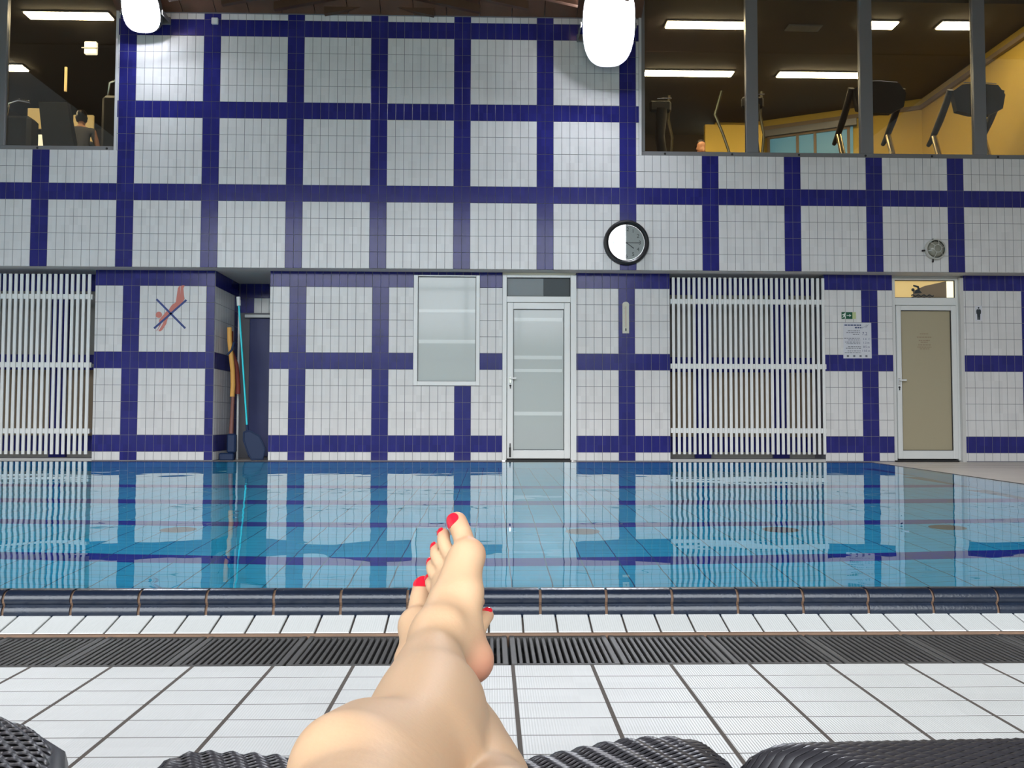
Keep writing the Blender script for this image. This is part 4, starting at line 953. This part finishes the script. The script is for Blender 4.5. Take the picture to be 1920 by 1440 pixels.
# skin with a soft blush on toes and heels (vertex attribute)
sk = mat('skin', (.80, .56, .41), .55, sss=.2, spec=.3); t = sk.node_tree; b = t.nodes['Principled BSDF']
at = t.nodes.new('ShaderNodeAttribute'); at.attribute_name = 'blush'; mx = t.nodes.new('ShaderNodeMix'); mx.data_type = 'RGBA'
mx.inputs[6].default_value = (.50, .318, .192, 1); mx.inputs[7].default_value = (.48, .19, .12, 1)
t.links.new(at.outputs['Fac'], mx.inputs[0]); t.links.new(mx.outputs[2], b.inputs['Base Color'])
n_ = t.nodes.new('ShaderNodeTexNoise'); n_.inputs['Scale'].default_value = 260; bp = t.nodes.new('ShaderNodeBump'); bp.inputs['Strength'].default_value = .08; bp.inputs['Distance'].default_value = .002
g_ = t.nodes.new('ShaderNodeNewGeometry'); t.links.new(g_.outputs['Position'], n_.inputs['Vector']); t.links.new(n_.outputs['Fac'], bp.inputs['Height']); t.links.new(bp.outputs[0], b.inputs['Normal'])

blush_pts = []; nails = []
def foot(fld, org, ydir, zdir, mir, sc_=1.0, curl=0.0):
    """foot in local axes: x towards the big toe (mirrored for the right foot), y heel to toe, z up the instep"""
    y_ = np.array(ydir, float); y_ /= np.linalg.norm(y_); z_ = np.array(zdir, float); z_ -= y_*(z_ @ y_); z_ /= np.linalg.norm(z_); x_ = np.cross(y_, z_)*mir
    T = lambda p: np.array(org) + (x_*p[0] + y_*p[1] + z_*p[2])*sc_
    c = lambda a, b, ra, rb, k=.014: fld.cone(T(a), T(b), ra*sc_, rb*sc_, k)
    c((0, .026, .030), (0, .050, .038), .027, .027); c((0, .030, .045), (.004, .046, .076), .022, .0245)
    c((.003, .048, .070), (.005, .092, .050), .026, .022, .026); c((.003, .085, .056), (.016, .150, .027), .023, .016)
    c((.012, .06, .045), (.026, .10, .036), .022, .018); c((-.012, .035, .024), (-.031, .138, .016), .022, .013)
    c((.022, .10, .036), (.030, .158, .022), .018, .0185); c((-.010, .08, .046), (-.020, .15, .020), .021, .013)
    c((.024, .050, .080), (.024, .050, .080), .009, .009, .012); c((-.022, .042, .070), (-.022, .042, .070), .009, .009, .012)
    heads = [(.0285, .156, .0195, .0168), (.008, .153, .020, .0120), (-.008, .147, .019, .0115), (-.021, .139, .017, .011), (-.032, .130, .0145, .011)]
    for (hx, hy, hz, hr), fx in zip(heads, (.018, .006, -.003, -.010, -.018)): c((fx, .095, .040 - abs(fx)*.3), (hx, hy, hz), .015, hr, .010)
    c((.033, .155, .018), (.033, .155, .018), .0145, .0145)
    toes = [((.0290, .160, .020), (.0295, .188, .0195), (.0270, .210, .0200), .0140, .0130, .0132),
            ((.0060, .160, .021), (.0015, .190, .0250), (-.0015, .210, .0180), .0098, .0088, .0086),
            ((-.0100, .154, .020), (-.0165, .182, .0240), (-.0205, .201, .0165), .0094, .0084, .0083),
            ((-.0225, .145, .018), (-.0310, .171, .0215), (-.0355, .188, .0140), .0091, .0082, .0080),
            ((-.0335, .134, .0155), (-.0420, .155, .0175), (-.0465, .170, .0120), .0089, .0080, .0078)]
    for i, (a, m, p, r0, r1, r2) in enumerate(toes):
        a, m, p = (np.array(q, float) for q in (a, m, p)); m[2] += curl*.3; p[2] += curl
        fld.chain([T(a), T(m), T(p)], [r0*sc_, r1*sc_, r2*sc_], .0035, 4)
        d = T(p) - T(m); d /= np.linalg.norm(d); n = z_ - d*(z_ @ d); n /= np.linalg.norm(n)
        nails.append((T(p), d, n, np.cross(d, n), r2*sc_, 0 if i == 0 else 1)); blush_pts.append((T(p), .016 if i == 0 else .012, .45))
    blush_pts.append((T((0, .010, .026)), .034, .8)); blush_pts.append((T((.040, .165, .012)), .018, .35))
    return T((.004, .047, .078))
h = .0033
LO_, HI_ = (-.34, -.16, .09), (.27, 1.27, .47)
fl_, fr_, fp_ = Field(LO_, HI_, h), Field(LO_, HI_, h), Field(LO_, HI_, h)
# left leg (crossed on top)
ank = foot(fl_, (.0053, .9834, .2303), (-.25, .64, .72), (-.72, -.5, .45), 1, .95)
knee = np.array((-.070, .62, .270)); hipL = np.array((-.10, .10, .268))
fl_.chain([ank, (-.0590, .935, .2800), (-.0578, .86, .2695), (-.0558, .78, .2648), (-.0600, .69, .2650), knee, (-.084, .50, .268), (-.10, .32, .272), hipL], [.0250, .0285, .0395, .0480, .0480, .0470, .056, .074, .086], .026)
fl_.cone((-.046, .80, .258), (-.046, .70, .250), .036, .038, .03)            # calf
fl_.cone((-.092, .640, .289), (-.096, .590, .294), .029, .034, .022)           # kneecap
# right leg (underneath)
ankR = foot(fr_, (-.0575, .965, .1460), (.03, .76, .65), (-.15, -.6, .8), -1, 1.10)
kneeR = np.array((.004, .65, .216)); hipR = np.array((.085, .10, .268))
fr_.chain([ankR, (-.0365, .88, .2290), (-.0270, .80, .2250), (-.0120, .72, .2230), kneeR, (.030, .50, .236), (.062, .32, .256), hipR], [.027, .035, .042, .044, .046, .060, .075, .086], .016)
fr_.cone((-.020, .82, .207), (-.006, .74, .206), .034, .036, .03); fr_.cone((.006, .665, .236), (.010, .625, .244), .028, .032, .022)
fp_.cone((-.075, .06, .275), (.065, .06, .275), .095, .095, .05); fp_.cone((-.05, -.06, .285), (.04, -.06, .285), .092, .092, .05)
D = np.minimum(smin(fl_.F, fp_.F, .04), smin(fr_.F, fp_.F, .04))
D = np.minimum(D, smin(fl_.F, fr_.F, .004))
D = np.maximum(D, (-.12 - fl_.ax[1])[None, :, None])
V, Q_ = surface_nets(D, LO_, h)
pr = skin_object('person', V, Q_, sk); tag(pr, 'person lying on the lounger, bare legs crossed at the ankles, red toenails', 'person')
bl_ = np.zeros(len(V), np.float32)
for c, r, s in blush_pts:
    dd = np.linalg.norm(V - c, axis=1); bl_ = np.maximum(bl_, s*np.clip(1.5 - dd/r, 0, 1))
at_ = pr.data.attributes.new('blush', 'FLOAT', 'POINT'); at_.data.foreach_set('value', np.clip(bl_, 0, 1))
for (p, d, n, s, r, kd) in nails:
    hw, hl = (.92, .0082) if kd == 0 else (.80, .0046); n_u, n_v = 9, 9; vs = []; fs = []
    for lift in (1.055, .9):
        for j in range(n_v):
            vv = -1 + 2*j/(n_v - 1)
            w = hw*(1 - .30*max(vv, 0)**2.2 if vv > 0 else 1 - .45*(-vv)**3)
            for i in range(n_u):
                a = w*(-1 + 2*i/(n_u - 1)); fall = (1 - .10*max(vv, 0)**2)
                endc = .12*abs(-1 + 2*i/(n_u - 1))**2*(1 if vv > 0 else -1)*abs(vv)
                vs.append(tuple(p + d*(hl*(vv - endc) + r*(-.12 if kd == 0 else .15)) + (n*math.cos(a) + s*math.sin(a))*r*lift*fall))
    N = n_u*n_v
    for j in range(n_v - 1):
        for i in range(n_u - 1):
            q = (j*n_u + i, j*n_u + i + 1, (j+1)*n_u + i + 1, (j+1)*n_u + i); fs.append(q); fs.append(tuple(x + N for x in q[::-1]))
    rim = [i for i in range(n_u)] + [j*n_u + n_u - 1 for j in range(1, n_v)] + [(n_v-1)*n_u + i for i in range(n_u - 2, -1, -1)] + [j*n_u for j in range(n_v - 2, 0, -1)]
    for q in range(len(rim)): a, b_ = rim[q], rim[(q+1) % len(rim)]; fs.append((a, a + N, b_ + N, b_))
    MB().add(vs, fs).obj('toenail', M['nail'], pr, smooth=True)
# swimsuit bottom: the skin around the hips, lifted a little
bm = bmesh.new(); bm.from_mesh(pr.data); bm.normal_update()
kill = [f for f in bm.faces if f.calc_center_median().y > .15 - abs(f.calc_center_median().x + .005)*.5]
bmesh.ops.delete(bm, geom=kill, context='FACES')
for v in bm.verts: v.co += v.normal*.003
me = bpy.data.meshes.new('swim_bottom'); bm.to_mesh(me); bm.free(); me.materials.clear(); me.materials.append(M['suit']); link('swim_bottom', me, pr)

def gym_person(x, y, z, facing, label, height=1.72, hands_up=False, hairm='hair', bun=False):
    """standing figure: head, torso, arms with hands, legs"""
    f = Field((-.42, -.32, -.02), (.42, .32, 1.86), .014); k = .03; s_ = height/1.72
    f.cone((0, 0, 1.56), (0, .01, 1.63), .078, .082, k); f.cone((0, .07, 1.52), (0, .05, 1.50), .045, .045, k); f.cone((0, .098, 1.575), (0, .10, 1.555), .012, .015, .012)
    for s in (-1, 1): f.cone((s*.084, 0, 1.575), (s*.084, 0, 1.55), .014, .012, .01)
    f.cone((0, -.01, 1.48), (0, -.01, 1.40), .05, .055, k); f.cone((-.15, 0, 1.38), (.15, 0, 1.38), .06, .06, .06); f.cone((0, 0, 1.32), (0, 0, 1.05), .13, .12, .06); f.cone((-.07, 0, .96), (.07, 0, .96), .11, .11, .06)
    for s in (-1, 1):
        el, wr = ((s*.26, .08, 1.12), (s*.15, .26, 1.22)) if hands_up else ((s*.25, .0, 1.10), (s*.27, .10, .86))
        f.chain([(s*.19, 0, 1.38), el, wr], [.05, .042, .03], .025)
        w = np.array(wr); dv = w - np.array(el); dv /= np.linalg.norm(dv); f.cone(w, w + dv*.07, .03, .033, .02)
        for q in range(4): f.cone(w + dv*.08 + np.array((s*(-.03 + .02*q), 0, 0)), w + dv*(.15 - .01*abs(q - 1.5)) + np.array((s*(-.03 + .02*q), .01, -.02)), .010, .008, .006)
        f.cone(w + dv*.04 + np.array((-s*.03, .01, 0)), w + dv*.09 + np.array((-s*.06, .02, 0)), .011, .009, .008)
        f.chain([(s*.09, 0, .92), (s*.10, .01, .50), (s*.10, -.01, .10)], [.085, .06, .04], .03); f.cone((s*.10, -.03, .05), (s*.11, .12, .03), .042, .035, .02)
    V, Q2 = surface_nets(f.F, (-.42, -.32, -.02), .014)
    o = skin_object('person', V*s_, Q2, M['skin_far']); o.location = (x, y, z); o.rotation_euler = (0, 0, facing); tag(o, label, 'person')
    f2 = Field((-.2, -.2, 1.3), (.2, .2, 1.9), .012); f2.cone((0, -.03, 1.61), (0, -.005, 1.665), .086, .088, .03)
    for s in (-1, 1): f2.cone((s*.07, -.02, 1.60), (s*.06, -.03, 1.54), .03, .025, .03)
    if bun: f2.cone((0, -.12, 1.66), (0, -.13, 1.66), .05, .05, .03)
    V, Q2 = surface_nets(f2.F, (-.2, -.2, 1.3), .012); V[:, 1] -= .012; h2 = skin_object('hair', V*s_, Q2, M[hairm], o)
    bm = bmesh.new(); bm.from_mesh(o.data); bm.normal_update()
    bmesh.ops.delete(bm, geom=[q for q in bm.faces if not (.50*s_ < q.calc_center_median().z < 1.42*s_ and abs(q.calc_center_median().x) < .215*s_)], context='FACES')
    for v in bm.verts: v.co += v.normal*.012
    me = bpy.data.meshes.new('shirt'); bm.to_mesh(me); bm.free(); me.materials.clear(); me.materials.append(M['shirt']); link('shirt', me, o)
    return o
gym_person(3.62, 15.0, 3.8, PI + .25, 'person whose forehead and dark hair show above the sill of the wide gym window', 1.60)
gym_person(-6.33, 13.6, 3.8, .3, 'person seen from behind with dark hair tied up in the left gym window', 1.50, hands_up=True, bun=True)
